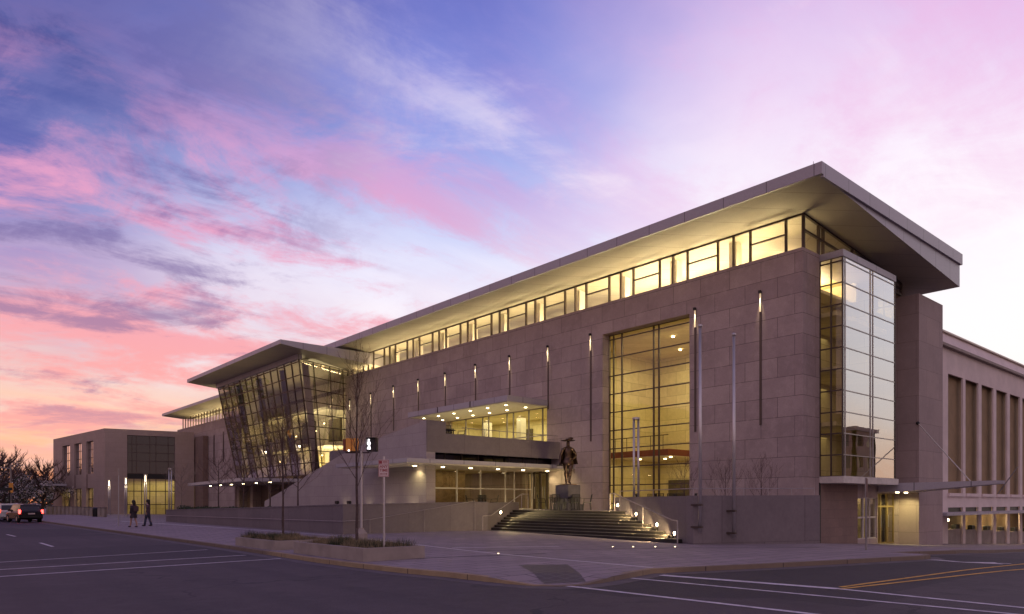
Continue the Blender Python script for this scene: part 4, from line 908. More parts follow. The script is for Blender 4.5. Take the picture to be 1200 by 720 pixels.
# no-parking sign
def textmesh(s, size, M, mat, parent, name='lettering', ext=.001):
    cu_ = bpy.data.curves.new(name, 'FONT'); cu_.body = s; cu_.size = size; cu_.align_x = 'CENTER'; cu_.align_y = 'CENTER'; cu_.extrude = ext; cu_.offset = size * .02
    to = bpy.data.objects.new(name, cu_); C.objects.link(to); dg = bpy.context.evaluated_depsgraph_get(); me = bpy.data.meshes.new_from_object(to.evaluated_get(dg)); bpy.data.objects.remove(to)
    me.transform(Matrix.Translation(-worigin(parent)) @ M); me.materials.append(MT[mat]); o = bpy.data.objects.new(name, me); C.objects.link(o); o.parent = parent; return o
d = 21.0; x_, y_ = at(450, d); zb = .40; z1_, z0_ = ZD(539, d), ZD(559, d)
sg = thing('parking_sign', 'white and red ANY TIME parking sign on a steel post in the planter', 'sign', (x_, y_, zb))
MB().tube((x_, y_, zb - .1), (x_, y_, z1_ + .10), .032, n=10).build('post', 'steel', sg)
fw = Vector((SB, CB, 0)); rt = Vector((CB, -SB, 0)); Z = Vector((0, 0, 1)); c3 = Vector((x_, y_, (z0_ + z1_) / 2)) - fw * .05
MS = Matrix((( rt.x, 0, -fw.x, c3.x), (rt.y, 0, -fw.y, c3.y), (0, 1, 0, c3.z), (0, 0, 0, 1)))
def plate(w, h, cx, cy, dz, th, mat, name, par):
    pts = [MS @ Vector((cx + sx_ * w / 2, cy + sy_ * h / 2, dz)) for sx_, sy_ in ((-1, -1), (1, -1), (1, 1), (-1, 1))]
    return MB().extrude(pts, tuple(-fw * th)).build(name, mat, par)
hh = z1_ - z0_; pt = plate(.31, hh, 0, 0, 0, .004, 'signw', 'sign_plate', sg)
for w, h, cx, cy in ((.012, hh - .03, -.143, 0), (.012, hh - .03, .143, 0), (.29, .012, 0, hh / 2 - .018), (.29, .012, 0, -hh / 2 + .018), (.27, .008, 0, .115)): plate(w, h, cx, cy, .005, .002, 'signr', 'border', pt)
plate(.085, .085, -.09, .175, .0052, .002, 'signr', 'symbol_block', pt); plate(.14, .016, .045, .195, .0052, .002, 'signr', 'symbol_bar', pt); plate(.14, .016, .045, .158, .0052, .002, 'signr', 'symbol_bar', pt)
for s, cy in (('ANY', .045), ('TIME', -.065)): textmesh(s, .115, MS @ Matrix.Translation((0, cy, .007)), 'signr', pt)
plate(.17, .018, 0, -.17, .0052, .002, 'signr', 'arrow', pt)
for s in (-1, 1):
    pts = [MS @ Vector(p) for p in ((s * .115, -.17, .0052), (s * .07, -.145, .0052), (s * .07, -.195, .0052))]; MB().extrude(pts, tuple(-fw * .002)).build('arrow', 'signr', pt)
# pedestrian signals on a pole
d = 30; x_, y_ = at(423.5, d); zb = gz(x_, y_); zc_ = ZD(521.5, d)
ps = thing('pedestrian_signal', 'pedestrian signal pole with a lit white walking figure, behind the bare tree', 'traffic signal', (x_, y_, zb))
MB().tube((x_, y_, zb), (x_, y_, zc_ - .25), .06, n=12).build('pole', 'steel', ps); MB().lathe((x_, y_, zb), [(.26, 0), (.25, .25), (.12, .42), (.07, .5)], 12).build('pole_base', 'conc', ps)
MB().pipe([(x_ - .0, y_, zc_ - .25)] + [tuple(Vector((x_, y_, zc_ - .33)) + rt * s) for s in (-.65, .35)], .03).build('bracket', 'frame', ps)
hd = Vector((x_, y_, zc_)) + rt * .47
def rbox(c_, ax, ay, w, l, h, name, mat, par, bev=.02):
    mb = MB(); pts = [c_ + ax * sx_ * w / 2 + ay * sy_ * l / 2 for sx_, sy_ in ((-1, -1), (1, -1), (1, 1), (-1, 1))]
    mb.prism([(p.x, p.y) for p in pts], c_.z - h / 2, c_.z + h / 2); return mb.build(name, mat, par, bevel=bev)
ax = (rt * .75 + fw * .66).normalized(); ay = Vector((-ax.y, ax.x, 0))
h1 = rbox(hd, rt, fw, .44, .25, .58, 'signal_head', 'black', ps)
vz = MB(); 
for s in (-1, 1): vz.extrude([hd - fw * .13 + rt * s * .21 + Z * .28, hd - fw * .13 + rt * s * .21 - Z * .28, hd - fw * .30 + rt * s * .21 - Z * .22, hd - fw * .30 + rt * s * .21 + Z * .28], tuple(rt * .012))
vz.extrude([hd - fw * .13 + rt * -.21 + Z * .28, hd - fw * .13 + rt * .21 + Z * .28, hd - fw * .30 + rt * .21 + Z * .28, hd - fw * .30 - rt * .21 + Z * .28], tuple(Z * .012)); vz.build('visor', 'black', h1)
# walking figure, white
f0 = hd - fw * .132 - rt * .12
W3 = lambda a, b: f0 + rt * a + Z * b
wf = MB(); wf.tube(W3(-.01, .19), W3(-.01, .19) - fw * .006, .045, n=12)
for a, b_, w in (((-.01, .14), (-.0, -.02), .045), ((0, -.02), (-.05, -.20), .028), ((0, -.02), (.045, -.20), .028), ((0, .11), (-.065, .02), .02), ((0, .11), (.06, .03), .02)):
    p, q = W3(*a), W3(*b_); dd_ = (q - p).normalized(); sd = dd_.cross(fw).normalized() * w; wf.extrude([p - sd, q - sd, q + sd, p + sd], tuple(-fw * .006))
wf.build('walking_figure', 'walk', h1)
for s, l in ((-.52, 'amber'), (-.25, 'amber')):
    rbox(Vector((x_, y_, zc_)) + rt * s, rt, fw, .24, .26, .54, 'signal_head', l, ps, .02)
hnd = Vector((x_, y_, zc_)) + rt * -.70
rbox(hnd + Z * -.02, rt, fw, .10, .30, .5, 'signal_visor', 'red', ps, .01); MB().ball(tuple(Vector((x_, y_, zc_ - .25)) + rt * -.50 - fw * .14), .04).build('push_lamp', 'walk', ps)
# planters
def planter(x0, x1, y0, y1, h, label, seed):
    t = thing('planter', label, 'planter', ((x0 + x1) / 2, (y0 + y1) / 2, gz(x0, y0))); zb = -.1; mb = MB(); w = .18
    for a in ((x0, x1, y0, y0 + w), (x0, x1, y1 - w, y1), (x0, x0 + w, y0 + w, y1 - w), (x1 - w, x1, y0 + w, y1 - w)): mb.box(*a, zb, h)
    mb.build('stone_box', 'conc', t); MB().box(x0 + w, x1 - w, y0 + w, y1 - w, zb, h - .06).build('soil', 'soil', t)
    rr = random.Random(seed); mb, mg = MB(), MB()
    for k in range(5200):
        x_ = rr.uniform(x0 + .12, x1 - .12); y_ = rr.uniform(y0 + .12, y1 - .12); n_ = mnoise.noise(Vector((x_ * 1.1, y_ * 1.1, seed)))
        hh_ = rr.uniform(.06, .24) * (1 + n_ * 1.3); a = rr.uniform(0, 6.28); l = rr.uniform(.02, .16); bx_ = .011
        tip = (x_ + math.cos(a) * l, y_ + math.sin(a) * l, h - .06 + hh_)
        (mg if n_ > .30 or rr.random() < .05 else mb).poly([(x_ - bx_, y_, h - .06), (x_ + bx_, y_ + bx_, h - .06), tip])
    struct_g = mb.build('dry_grass', 'grass', t); g2 = mg.build('green_grass', 'green', t)
    return t
planter(10.0, 12.1, 18.15, 22.9, .38, 'larger pale stone planter of dry grass with the parking sign in it', 3)
planter(10.0, 12.1, 24.5, 28.4, .33, 'smaller stone planter of dry grass, left of the larger one', 5)
# bare trees
def bare_tree(name, x, y, z, H_, label, seed, mat='bark', group=None, clear=.35, spread=.35, r=.06, up=.75, tw='twig', dens=1.0, fat=1.0):
    rr = random.Random(seed); t = thing(name, label, 'tree', (x, y, z), group); tr_, cr = MB(), MB()
    pts = [Vector((x, y, z - .1))]; p = Vector((x, y, z - .1)); n_ = 9
    for k in range(n_): p = p + Vector((rr.gauss(0, .012) * H_ / 5, rr.gauss(0, .012) * H_ / 5, H_ * .93 / n_)); pts.append(p.copy())
    for k in range(n_): tr_.tube(pts[k], pts[k + 1], r * (1 - k / n_ * .8), r * (1 - (k + 1) / n_ * .8), 8, cap=(k == 0))
    def branch(p, d, L, r0, lv):
        n2 = 4; q = p.copy(); dd_ = d.copy()
        for k in range(n2):
            dd_ = (dd_ + Vector((rr.gauss(0, .13), rr.gauss(0, .13), .10))).normalized(); nq = q + dd_ * L / n2
            (cr if lv else tr_).tube(q, nq, max(.004, r0 * (1 - k / n2 * .7)) * fat, max(.003, r0 * (1 - (k + 1) / n2 * .7)) * fat, 5 if lv == 0 else 3, cap=False)
            if lv < 2:
                for _ in range(2 if lv == 0 else (1 if rr.random() < .8 else 2)):
                    a = rr.uniform(0, 6.28); sd = Vector((math.cos(a), math.sin(a), rr.uniform(.1, .8))).normalized(); branch(nq, (dd_ * .75 + sd * .6).normalized(), L * rr.uniform(.35, .55), r0 * .45, lv + 1)
            q = nq
    nb = int(17 * dens)
    for k in range(nb):
        f = clear + (1 - clear) * k / nb * .95; hgt = f * n_ ; i = min(n_ - 1, int(hgt)); p = pts[i].lerp(pts[i + 1], hgt - i); a = k * 2.4 + rr.uniform(-.4, .4)
        d_ = Vector((math.cos(a) * (1 - up * .6), math.sin(a) * (1 - up * .6), up)).normalized(); branch(p, d_, H_ * spread * (1.15 - .75 * (f - clear) / (1 - clear)), r * .30, 0)
    tr_.build('trunk', mat, t, smooth=True); cr.build('crown', tw, t); return t
bare_tree('street_tree', 11.3, 20.9, .3, 6.35, 'tall bare young street tree in the larger planter, in front of the signal', 11, clear=.33, spread=.30, r=.055, dens=.8, up=.88, fat=.8)
bare_tree('street_tree', 11.5, 27.3, .25, 5.6, 'slender bare street tree in the smaller planter', 12, clear=.35, spread=.28, r=.055, dens=.7, up=.88, fat=.8)
for k, (u, x_, H_, lb, mt) in enumerate(((212, 18.0, 3.9, 'small bare terrace tree with pale branches before the museum corner', 'barkp'), (256, 18.2, 4.3, 'bushy bare terrace tree left of the leaning atrium', 'bark'), (285, 18, 4.2, 'bare terrace tree under the left edge of the atrium', 'bark'), (316, 18, 4.3, 'bare terrace tree before the middle of the atrium', 'bark'), (349, 18, 4.4, 'bare terrace tree left of the slender street tree, by the sweeping wall', 'bark'))):
    rx, ry = ray(u); d = x_ / rx; bare_tree('terrace_tree', x_, ry * d, 1.0, H_, lb, 20 + k, mat=mt, clear=.36, spread=.42, r=.06, up=.45, tw=mt if mt == 'barkp' else 'twig', group='bare trees on the terrace', fat=1.1, dens=.65)
for k, (u, v, d, lb, H_) in enumerate(((802, 578, 31.5, 'leafless shrub at the right edge of the lobby window', 2.1), (850, 577, 30.8, 'leafless shrub behind the terrace wall, between the flagpoles', 2.0), (892, 577, 31, 'leafless shrub behind the terrace wall, right of both flagpoles', 2.1))):
    x_, y_ = at(u, d + 1.2); bare_tree('shrub', x_, y_, ZT - .05, H_ + .35, lb, 40 + k, clear=.08, spread=.50, r=.03, up=.75, group='leafless shrubs', fat=.8, dens=.55)
# uplights at the foot of the sweeping wall
for k, (u, lb) in enumerate(((395, 'small black floodlight on the terrace wall, left of the pair'), (409, 'small black floodlight on the terrace wall, right of the pair'))):
    rx, ry = ray(u); d = 17.2 / rx; x_, y_ = 17.2, ry * d; t = thing('floodlight', lb, 'light', (x_, y_, 1.2), 'floodlights'); MB().tube((x_, y_, 1.1), (x_, y_, 1.66), .03).build('stem', 'black', t); MB().box(x_ - .07, x_ + .07, y_ - .14, y_ + .14, 1.62, 1.78).build('head', 'black', t, bevel=.02)
    light('flood_lamp', 'SPOT', (x_ + .4, y_ - 1.5 * k, 1.9), 28, (1, .86, .62), .1, aim=(1, -.15, .12), parent=t, spot=150, blend=1)
for yy_ in (34, 36.5, 39, 42): light('ground_uplight', 'SPOT', (PX - .5, yy_, 1.35), 5, (1, .85, .55), .05, aim=(.55, 0, 1), spot=110)
# cafe furniture
def cafe_set(loc, rz, label, group):
    x, y, z = loc; t = thing('cafe_table', label + ' table', 'table', loc, group)
    MB().lathe((x, y, z + .70), [(0, 0), (.40, 0), (.40, .03), (0, .03)], 18).build('table_top', 'black', t)
    MB().tube((x, y, z), (x, y, z + .7), .035).build('pedestal', 'black', t); MB().lathe((x, y, z), [(0, .0), (.26, 0), (.24, .03), (.03, .05)], 14).build('foot', 'black', t)
    return t
def chair(loc, rz, label, group, src=[None]):
    if src[0] is None:
        t = thing('cafe_chair', label, 'chair', (0, 0, 0), group)
        MB().box(-.21, .21, -.21, .21, .43, .46).build('seat', 'black', t, bevel=.01)
        mb = MB()
        for k in range(7): mb.tube((-.18 + k * .06, .20, .46), (-.19 + k * .063, .29, .88), .016, n=5)
        mb.pipe([(-.21, .20, .46), (-.21, .29, .90), (.21, .29, .90), (.21, .20, .46)], .014, 6); mb.build('backrest', 'black', t)
        for sx_ in (-1, 1):
            for sy_ in (-1, 1): MB().tube((sx_ * .19, sy_ * .19, .44), (sx_ * .23, sy_ * .23, 0), .018, n=6).build('leg', 'black', t)
            MB().pipe([(sx_ * .21, -.19, .44), (sx_ * .23, -.15, .66), (sx_ * .23, .24, .68)], .012, 6).build('armrest', 'black', t)
        src[0] = t; t.location = loc; t.rotation_euler.z = rz; return t
    c_ = dup(src[0], loc, rz, label); c_['group'] = group; return c_
def group_set(cx, cy, z, label, gname, n=4, rot=.4):
    cafe_set((cx, cy, z), 0, label, 'black café tables')
    for k in range(n):
        a = rot + k * 2 * math.pi / n
        side = Vector((math.cos(a), math.sin(a), 0)); lr = 'left' if side.dot(rt) < -.3 else ('right' if side.dot(rt) > .3 else ('far side' if side.dot(fw) > 0 else 'near side'))
        chair((cx + math.cos(a) * .72, cy + math.sin(a) * .72, z), a - math.pi / 2, 'black café chair, %s of the %s' % (lr, label.replace('black round ', '').replace('black ', '')), gname)
x_, y_ = at(650, 41); group_set(x_, y_, ZT, 'black round café set left of the statue plinth', 'café chairs by the statue', 4, R(-40.7))
x_, y_ = at(673, 40.6); group_set(x_, y_, ZT, 'black round café set before the statue plinth', 'café chairs by the statue', 4, R(-40.7))
x_, y_ = at(565, 44); group_set(x_, y_, ZT, 'black café set outside the storefront', 'café chairs by the storefront', 4, R(-40.7))
x_, y_ = at(792, 35.4); group_set(x_, y_, ZT, 'black café set below the lobby window', 'café chairs by the lobby window', 4, R(-40.7))
x_, y_ = at(768, 37); group_set(x_, y_, ZT, 'black café set left of the lobby light column', 'café chairs by the lobby window', 4, R(-40.7))
group_set(24.5, 34.2, 5.25, 'black café set on the balcony', 'café chairs on the balcony', 4, R(-40.7))

# ================================================================== FIGURES
def skin_body(name, joints, edges, mat, parent, sub=2, loc=(0, 0, 0), rz=0, sc=1):
    me = bpy.data.meshes.new(name); keys = list(joints); idx = {k: i for i, k in enumerate(keys)}
    me.from_pydata([Vector(joints[k][:3]) * sc for k in keys], [(idx[a], idx[b]) for a, b in edges], []); o = bpy.data.objects.new(name, me); C.objects.link(o)
    md = o.modifiers.new('skin', 'SKIN'); sv = me.skin_vertices[0].data
    for k in keys:
        r = joints[k][3]; r = r if isinstance(r, tuple) else (r, r); sv[idx[k]].radius = (r[0] * sc, r[1] * sc); sv[idx[k]].use_root = (k == keys[0])
    s = o.modifiers.new('sub', 'SUBSURF'); s.levels = s.render_levels = sub
    dg = bpy.context.evaluated_depsgraph_get(); dg.update(); m2 = bpy.data.meshes.new_from_object(o.evaluated_get(dg)); bpy.data.objects.remove(o)
    for p in m2.polygons: p.use_smooth = True
    m2.materials.clear(); m2.materials.append(MT[mat]); ob = bpy.data.objects.new(name, m2); C.objects.link(ob); ob.parent = parent; return ob
def hand(J, E, key, p, d, side, r=.011):
    p = Vector(p); d = Vector(d).normalized(); s = Vector(side).normalized(); J[key + 'palm'] = (*(p + d * .05), .032); E.append((key, key + 'palm'))
    for i, (off, L) in enumerate(((-.028, .075), (-.010, .085), (.010, .08), (.027, .062))):
        a = p + d * .085 + s * off; k1, k2 = key + 'f%da' % i, key + 'f%db' % i
        J[k1] = (*a, r); J[k2] = (*(a + d * L * .7 + d.cross(s) * .025), r * .8); E += [(key + 'palm', k1), (k1, k2)]
    k1, k2 = key + 'ta', key + 'tb'; J[k1] = (*(p + d * .04 - s * .045), r * 1.2); J[k2] = (*(p + d * .085 - s * .06), r * .9); E += [(key + 'palm', k1), (k1, k2)]
def human(root, body_mat, stride=.18, arm=.1, tw=1.0):
    # faces +Y, height about 1.7
    J = {'pel': (0, 0, .93, (.145, .10)), 'waist': (0, 0, 1.08, (.125, .09)), 'chest': (0, 0, 1.28, (.16, .105)), 'neck0': (0, 0, 1.43, (.075, .065)), 'neck': (0, .01, 1.49, .052), 'head0': (0, .02, 1.56, (.07, .085)), 'head1': (0, .015, 1.66, (.078, .095)), 'head2': (0, .01, 1.72, (.05, .06))}
    E = [('pel', 'waist'), ('waist', 'chest'), ('chest', 'neck0'), ('neck0', 'neck'), ('neck', 'head0'), ('head0', 'head1'), ('head1', 'head2')]
    for s, st in (('l', 1), ('r', -1)):
        X = -.09 if s == 'l' else .09; q = stride * st
        J[s + 'hip'] = (X, 0, .88, .085); J[s + 'knee'] = (X * 1.0, q * .5 + .03, .49, .058); J[s + 'ank'] = (X, q, .09, .038); J[s + 'toe'] = (X * 1.15, q + .15, .035, (.035, .028)); J[s + 'calf'] = (X, q * .72 - .01, .34, .055)
        E += [('pel', s + 'hip'), (s + 'hip', s + 'knee'), (s + 'knee', s + 'calf'), (s + 'calf', s + 'ank'), (s + 'ank', s + 'toe')]
        Y = X * 2.05; J[s + 'sho'] = (Y, 0, 1.39, .056); J[s + 'elb'] = (Y * 1.22, -q * arm - .03, 1.10, .042); J[s + 'wri'] = (Y * 1.25, -q * 1.1 * arm + .05, .87, .027)
        E += [('neck0', s + 'sho'), (s + 'sho', s + 'elb'), (s + 'elb', s + 'wri')]; hand(J, E, s + 'wri', J[s + 'wri'][:3], (0, .15, -1), (0, 1, .15))
    return J, E
def person(u, d, rz, label, dress):
    x_, y_ = at(u, d); t = thing('person', label, 'person', (0, 0, 0), None); J, E = human(t, 'skin')
    skin_body('body', J, E, 'skin', t)
    mb = MB(); mb.ball((0, -.005, 1.66), .115, 14, 8, sx=.92, sy=1.05, sz=1.02); mb.lathe((0, -.045, 1.36), [(.03, 0), (.105, .05), (.115, .2), (.10, .32)], 14, sx=1, sy=.75); mb.build('hair', 'hair', t, smooth=True)
    mb = MB()
    for s in (-1, 1): mb.ball((s * .033, .105, 1.625), .012, 8, 5)
    mb.build('eyes', 'hair', t); MB().ball((0, .118, 1.60), .018, 8, 5, sx=.7, sz=1.3).build('nose', 'skin', t)
    if dress:
        MB().lathe((0, 0, 0), [(.24, .60), (.22, .78), (.185, .95), (.165, 1.08), (.20, 1.30), (.21, 1.38), (.10, 1.46), (.06, 1.47)], 18, sx=1.05, sy=.72).build('coat', 'coat', t, smooth=True)
        for s in (-1, 1): mb = MB(); mb.tube((s * .18, 0, 1.40), (s * .235, -.03, 1.10), .07, .058, 10); mb.tube((s * .235, -.03, 1.10), (s * .235, .03, .90), .058, .045, 10); mb.ball((s * .235, -.03, 1.10), .058, 8, 5); mb.build('sleeve', 'coat', t, smooth=True)
        b_ = MB().box(-.17, .17, -.30, -.15, 1.02, 1.38).build('backpack', 'shirt', t, bevel=.04)
    else:
        MB().lathe((0, 0, 0), [(.17, .84), (.185, .95), (.165, 1.08), (.19, 1.30), (.20, 1.38), (.10, 1.46), (.06, 1.47)], 18, sx=1.02, sy=.70).build('shirt', 'shirt', t, smooth=True)
        for s in (-1, 1): mb = MB(); mb.tube((s * .18, 0, 1.40), (s * .235, -.03, 1.10), .068, .055, 10); mb.tube((s * .235, -.03, 1.10), (s * .235, .03, .92), .055, .045, 10); mb.ball((s * .235, -.03, 1.10), .055, 8, 5); mb.build('sleeve', 'shirt', t, smooth=True)
        for s, st_ in ((-1, 1), (1, -1)):
            q = .18 * st_; mb = MB(); mb.tube((s * .085, 0, .95), (s * .09, q * .5 + .03, .49), .105, .075, 12); mb.tube((s * .09, q * .5 + .03, .49), (s * .09, q, .07), .075, .065, 12); mb.ball((s * .09, q * .5 + .03, .49), .075, 10, 6); mb.build('trouser_leg', 'jean', t, smooth=True)
    for s, st_ in ((-1, 1), (1, -1)): MB().ball((s * .095, .18 * st_ + .06, .045), .05, 10, 6, sy=2.6, sz=.9).build('shoe', 'hair', t, smooth=True)
    t.location = (x_, y_, gz(x_, y_)); t.rotation_euler.z = rz; t.scale = (1.03,) * 3; return t
person(156.5, 47.5, R(30), 'person with long dark hair and a dark knee-length coat walking away, left of the pair', True)
person(173.5, 48.5, R(60), 'person in jeans and a dusky top walking on the plaza, right of the pair', False)
# statue
x_, y_ = at(665.5, 41.5); zp_ = 2.72
ped = thing('plinth', 'square dark stone plinth carrying the bronze statue on the terrace', 'plinth', (x_, y_, ZT))
MB().box(x_ - .52, x_ + .52, y_ - .52, y_ + .52, ZT, zp_ - .0).build('block', 'plinth', ped, bevel=.02); MB().box(x_ - .62, x_ + .62, y_ - .62, y_ + .62, ZT, ZT + .35).build('footing', 'plinth', ped, bevel=.02)
sta = thing('statue', 'dark bronze statue of a man in a wide hat, doublet, cape and tall boots', 'statue', (0, 0, 0))
J, E = {}, []
J = {'pel': (0, 0, .93, (.15, .115)), 'waist': (0, 0, 1.07, (.13, .10)), 'chest': (0, 0, 1.28, (.175, .13)), 'neck0': (0, 0, 1.43, (.08, .07)), 'neck': (0, .01, 1.48, .058), 'head0': (0, .025, 1.55, (.07, .09)), 'head1': (0, .015, 1.64, (.08, .098)), 'head2': (0, .01, 1.70, (.05, .06)),
     'lhip': (-.09, 0, .88, .11), 'lth': (-.10, .05, .68, .115), 'lknee': (-.07, .10, .50, .064), 'lcalf': (-.05, .08, .34, .066), 'lank': (-.03, .09, .09, .045), 'ltoe': (-.06, .25, .035, (.045, .03)),
     'rhip': (.09, 0, .88, .11), 'rth': (.09, .0, .68, .115), 'rknee': (.075, 0, .49, .064), 'rcalf': (.06, -.03, .34, .066), 'rank': (.05, -.05, .09, .045), 'rtoe': (.10, .10, .035, (.045, .03)),
     'lsho': (-.19, 0, 1.38, .072), 'lelb': (-.34, -.05, 1.13, .055), 'lwri': (-.19, .13, .99, .034), 'rsho': (.19, 0, 1.38, .072), 'relb': (.29, -.03, 1.10, .055), 'rwri': (.33, .07, .85, .034)}
E = [('pel', 'waist'), ('waist', 'chest'), ('chest', 'neck0'), ('neck0', 'neck'), ('neck', 'head0'), ('head0', 'head1'), ('head1', 'head2')]
for s in 'lr': E += [('pel', s + 'hip'), (s + 'hip', s + 'th'), (s + 'th', s + 'knee'), (s + 'knee', s + 'calf'), (s + 'calf', s + 'ank'), (s + 'ank', s + 'toe'), ('neck0', s + 'sho'), (s + 'sho', s + 'elb'), (s + 'elb', s + 'wri')]
hand(J, E, 'lwri', J['lwri'][:3], (1, .3, -.2), (0, .3, 1)); hand(J, E, 'rwri', J['rwri'][:3], (.1, .35, -1), (0, 1, .3))
skin_body('body', J, E, 'bronze', sta)
MB().lathe((0, 0, 1.68), [(.0, .115), (.06, .112), (.095, .085), (.105, .02), (.21, .012), (.265, .045), (.262, .03), (.10, .0), (0, .0)], 22, sx=1.1, sy=.95).build('hat', 'bronze', sta, smooth=True)
MB().ball((-.12, -.02, 1.80), .07, 10, 6, sx=1.5, sy=.5, sz=.7).build('feather', 'bronze', sta, smooth=True)
MB().lathe((0, .01, 1.42), [(.07, .03), (.13, .045), (.14, .02), (.07, .0)], 18).build('ruff', 'bronze', sta, smooth=True)
mb = MB(); n1_, n2_ = 12, 8
for j in range(n2_):
    for i in range(n1_):
        def cp_(i, j): a = math.pi * (1.0 + .93 * i / n1_) + .1; t_ = j / (n2_ - 1); r_c = .20 + .13 * t_ + .015 * math.sin(i * 2.2 + j * .5); return (math.cos(a) * r_c * 1.15 - .04 * t_, math.sin(a) * r_c * .75, 1.42 - .62 * t_)
        if j < n2_ - 1: mb.poly([cp_(i, j), cp_(i + 1, j), cp_(i + 1, j + 1), cp_(i, j + 1)])
cape = mb.build('cape', 'bronze', sta, smooth=True, merge=True); so = cape.modifiers.new('solid', 'SOLIDIFY'); so.thickness = .02
MB().lathe((0, 0, .78), [(.20, -.04), (.235, .05), (.20, .16), (.15, .24)], 18, sx=1, sy=.8).build('breeches', 'bronze', sta, smooth=True)
MB().lathe((.34, .12, .78), [(.0, .05), (.06, .05), (.075, -.02), (.15, -.05), (.15, -.065), (.0, -.06)], 14).build('held_hat', 'bronze', sta, smooth=True)
MB().tube((-.22, .05, .98), (-.33, -.35, .45), .014, .010).build('sword', 'bronze', sta)
for s, p in ((-1, (-.045, .085)), (1, (.06, -.02))): MB().lathe((p[0], p[1], .30), [(.072, 0), (.085, .12), (.10, .17), (.07, .18)], 14).build('boot_top', 'bronze', sta, smooth=True)
MB().box(-.28, .28, -.24, .30, -.03, .01).build('base_plate', 'bronze', sta)
sta.location = (x_, y_, zp_ + .03); sta.scale = (1.50,) * 3; sta.rotation_euler.z = R(180) - HEAD + R(8)

# ================================================================== VEHICLES (rear towards the camera)
def loft(mb, secs):
    n_ = len(secs[0]); i = len(mb.v)
    for s in secs: mb.v += [tuple(p) for p in s]
    for a in range(len(secs) - 1):
        for k in range(n_): mb.f.append([i + a * n_ + k, i + a * n_ + (k + 1) % n_, i + (a + 1) * n_ + (k + 1) % n_, i + (a + 1) * n_ + k])
    mb.f.append([i + k for k in range(n_)]); mb.f.append([i + (len(secs) - 1) * n_ + k for k in range(n_)])
def car(u, d, rz, label, paint, tail, H_=1.68, Wd=1.86, Ln=4.7):
    t = thing('parked_car' if paint != 'blackcar' else 'car', label, 'car', (0, 0, 0)); t.name = 'car'; hw = Wd / 2
    def ring(y, w, zb, zt): # rounded rectangle
        return [(-w, y, zb + .12), (-w * .93, y, zb), (w * .93, y, zb), (w, y, zb + .12), (w, y, zt - .12), (w * .93, y, zt), (-w * .93, y, zt), (-w, y, zt - .12)]
    mb = MB(); loft(mb, [ring(0, hw * .93, .42, .95), ring(.12, hw, .30, 1.0), ring(1.2, hw, .26, 1.02), ring(3.3, hw, .26, 1.0), ring(4.45, hw * .96, .32, .88), ring(Ln, hw * .85, .40, .78)]); mb.build('body', paint, t, smooth=False)
    mb = MB(); rg = lambda y, w, zt: [(-w, y, .98), (w, y, .98), (w * .84, y + (.0), zt), (-w * .84, y, zt)]
    loft(mb, [rg(.16, hw * .93, 1.02), [(-hw * .93, .16, .98), (hw * .93, .16, .98), (hw * .80, .50, H_ - .06), (-hw * .80, .50, H_ - .06)], rg(1.1, hw * .93, H_), rg(2.6, hw * .93, H_ - .03), [(-hw * .93, 3.5, .98), (hw * .93, 3.5, .98), (hw * .80, 2.9, H_ - .1), (-hw * .80, 2.9, H_ - .1)]]); mb.build('cabin', paint, t)
    MB().poly([(-hw * .80, .185, 1.08), (hw * .80, .185, 1.08), (hw * .72, .445, H_ - .16), (-hw * .72, .445, H_ - .16)]).build('rear_window', 'darkglassbox', t)
    for s in (-1, 1):
        MB().poly([(s * (hw * .93 + .004), .5, 1.04), (s * (hw * .93 + .004), 3.0, 1.04), (s * (hw * .82), 2.7, H_ - .15), (s * (hw * .82), .75, H_ - .15)]).build('side_window', 'darkglassbox', t)
        MB().box(s * hw * .94 - .10, s * hw * .94 + .06, -.012, .14, .80, 1.16).build('tail_light', tail, t, bevel=.02)
        for yw in (.85, 3.7):
            w = MB(); w.tube((s * (hw - .2), yw, .35), (s * (hw + .01), yw, .35), .35, n=20); wh = w.build('wheel', 'rubber', t); MB().tube((s * (hw - .02), yw, .35), (s * (hw + .02), yw, .35), .20, n=14).build('rim', 'steel', wh)
        MB().box(s * (hw + .02) - .1, s * (hw + .02) + .1, 3.05, 3.2, 1.02, 1.2).build('mirror', paint, t, bevel=.02)
        if paint == 'blackcar': MB().tube((s * .62, .7, H_ + .04), (s * .62, 2.5, H_ + .05), .02).build('roof_rail', 'steel', t)
    MB().box(-hw * .92, hw * .92, -.07, .06, .42, .62).build('bumper', 'black' if paint == 'blackcar' else paint, t, bevel=.03); MB().box(-.26, .26, -.02, .0, .74, .86).build('number_plate', 'signw', t)
    MB().box(-.5, .5, .52, .6, H_ - .08, H_ - .02).build('spoiler', paint, t)
    x_, y_ = at(u, d); t.location = (x_, y_, gz(x_, y_) - .12); t.rotation_euler.z = rz; return t
car(37, 64, R(8), 'black estate car with glowing red tail lights, at the end of the street', 'blackcar', 'tail')
car(13, 68, R(8), 'white people carrier in front of the black car', 'whitecar', 'tailw', H_=1.72)
t = car(-3, 72, R(8), 'dark car at the left edge of the picture with an orange lamp', 'blackcar', 'tailw', H_=1.5)
x_, y_ = at(5.5, 73); light('car_lamp', 'POINT', (x_, y_, .9), 3, (1, .35, .1), .08)
x_, y_ = at(6, 80); 
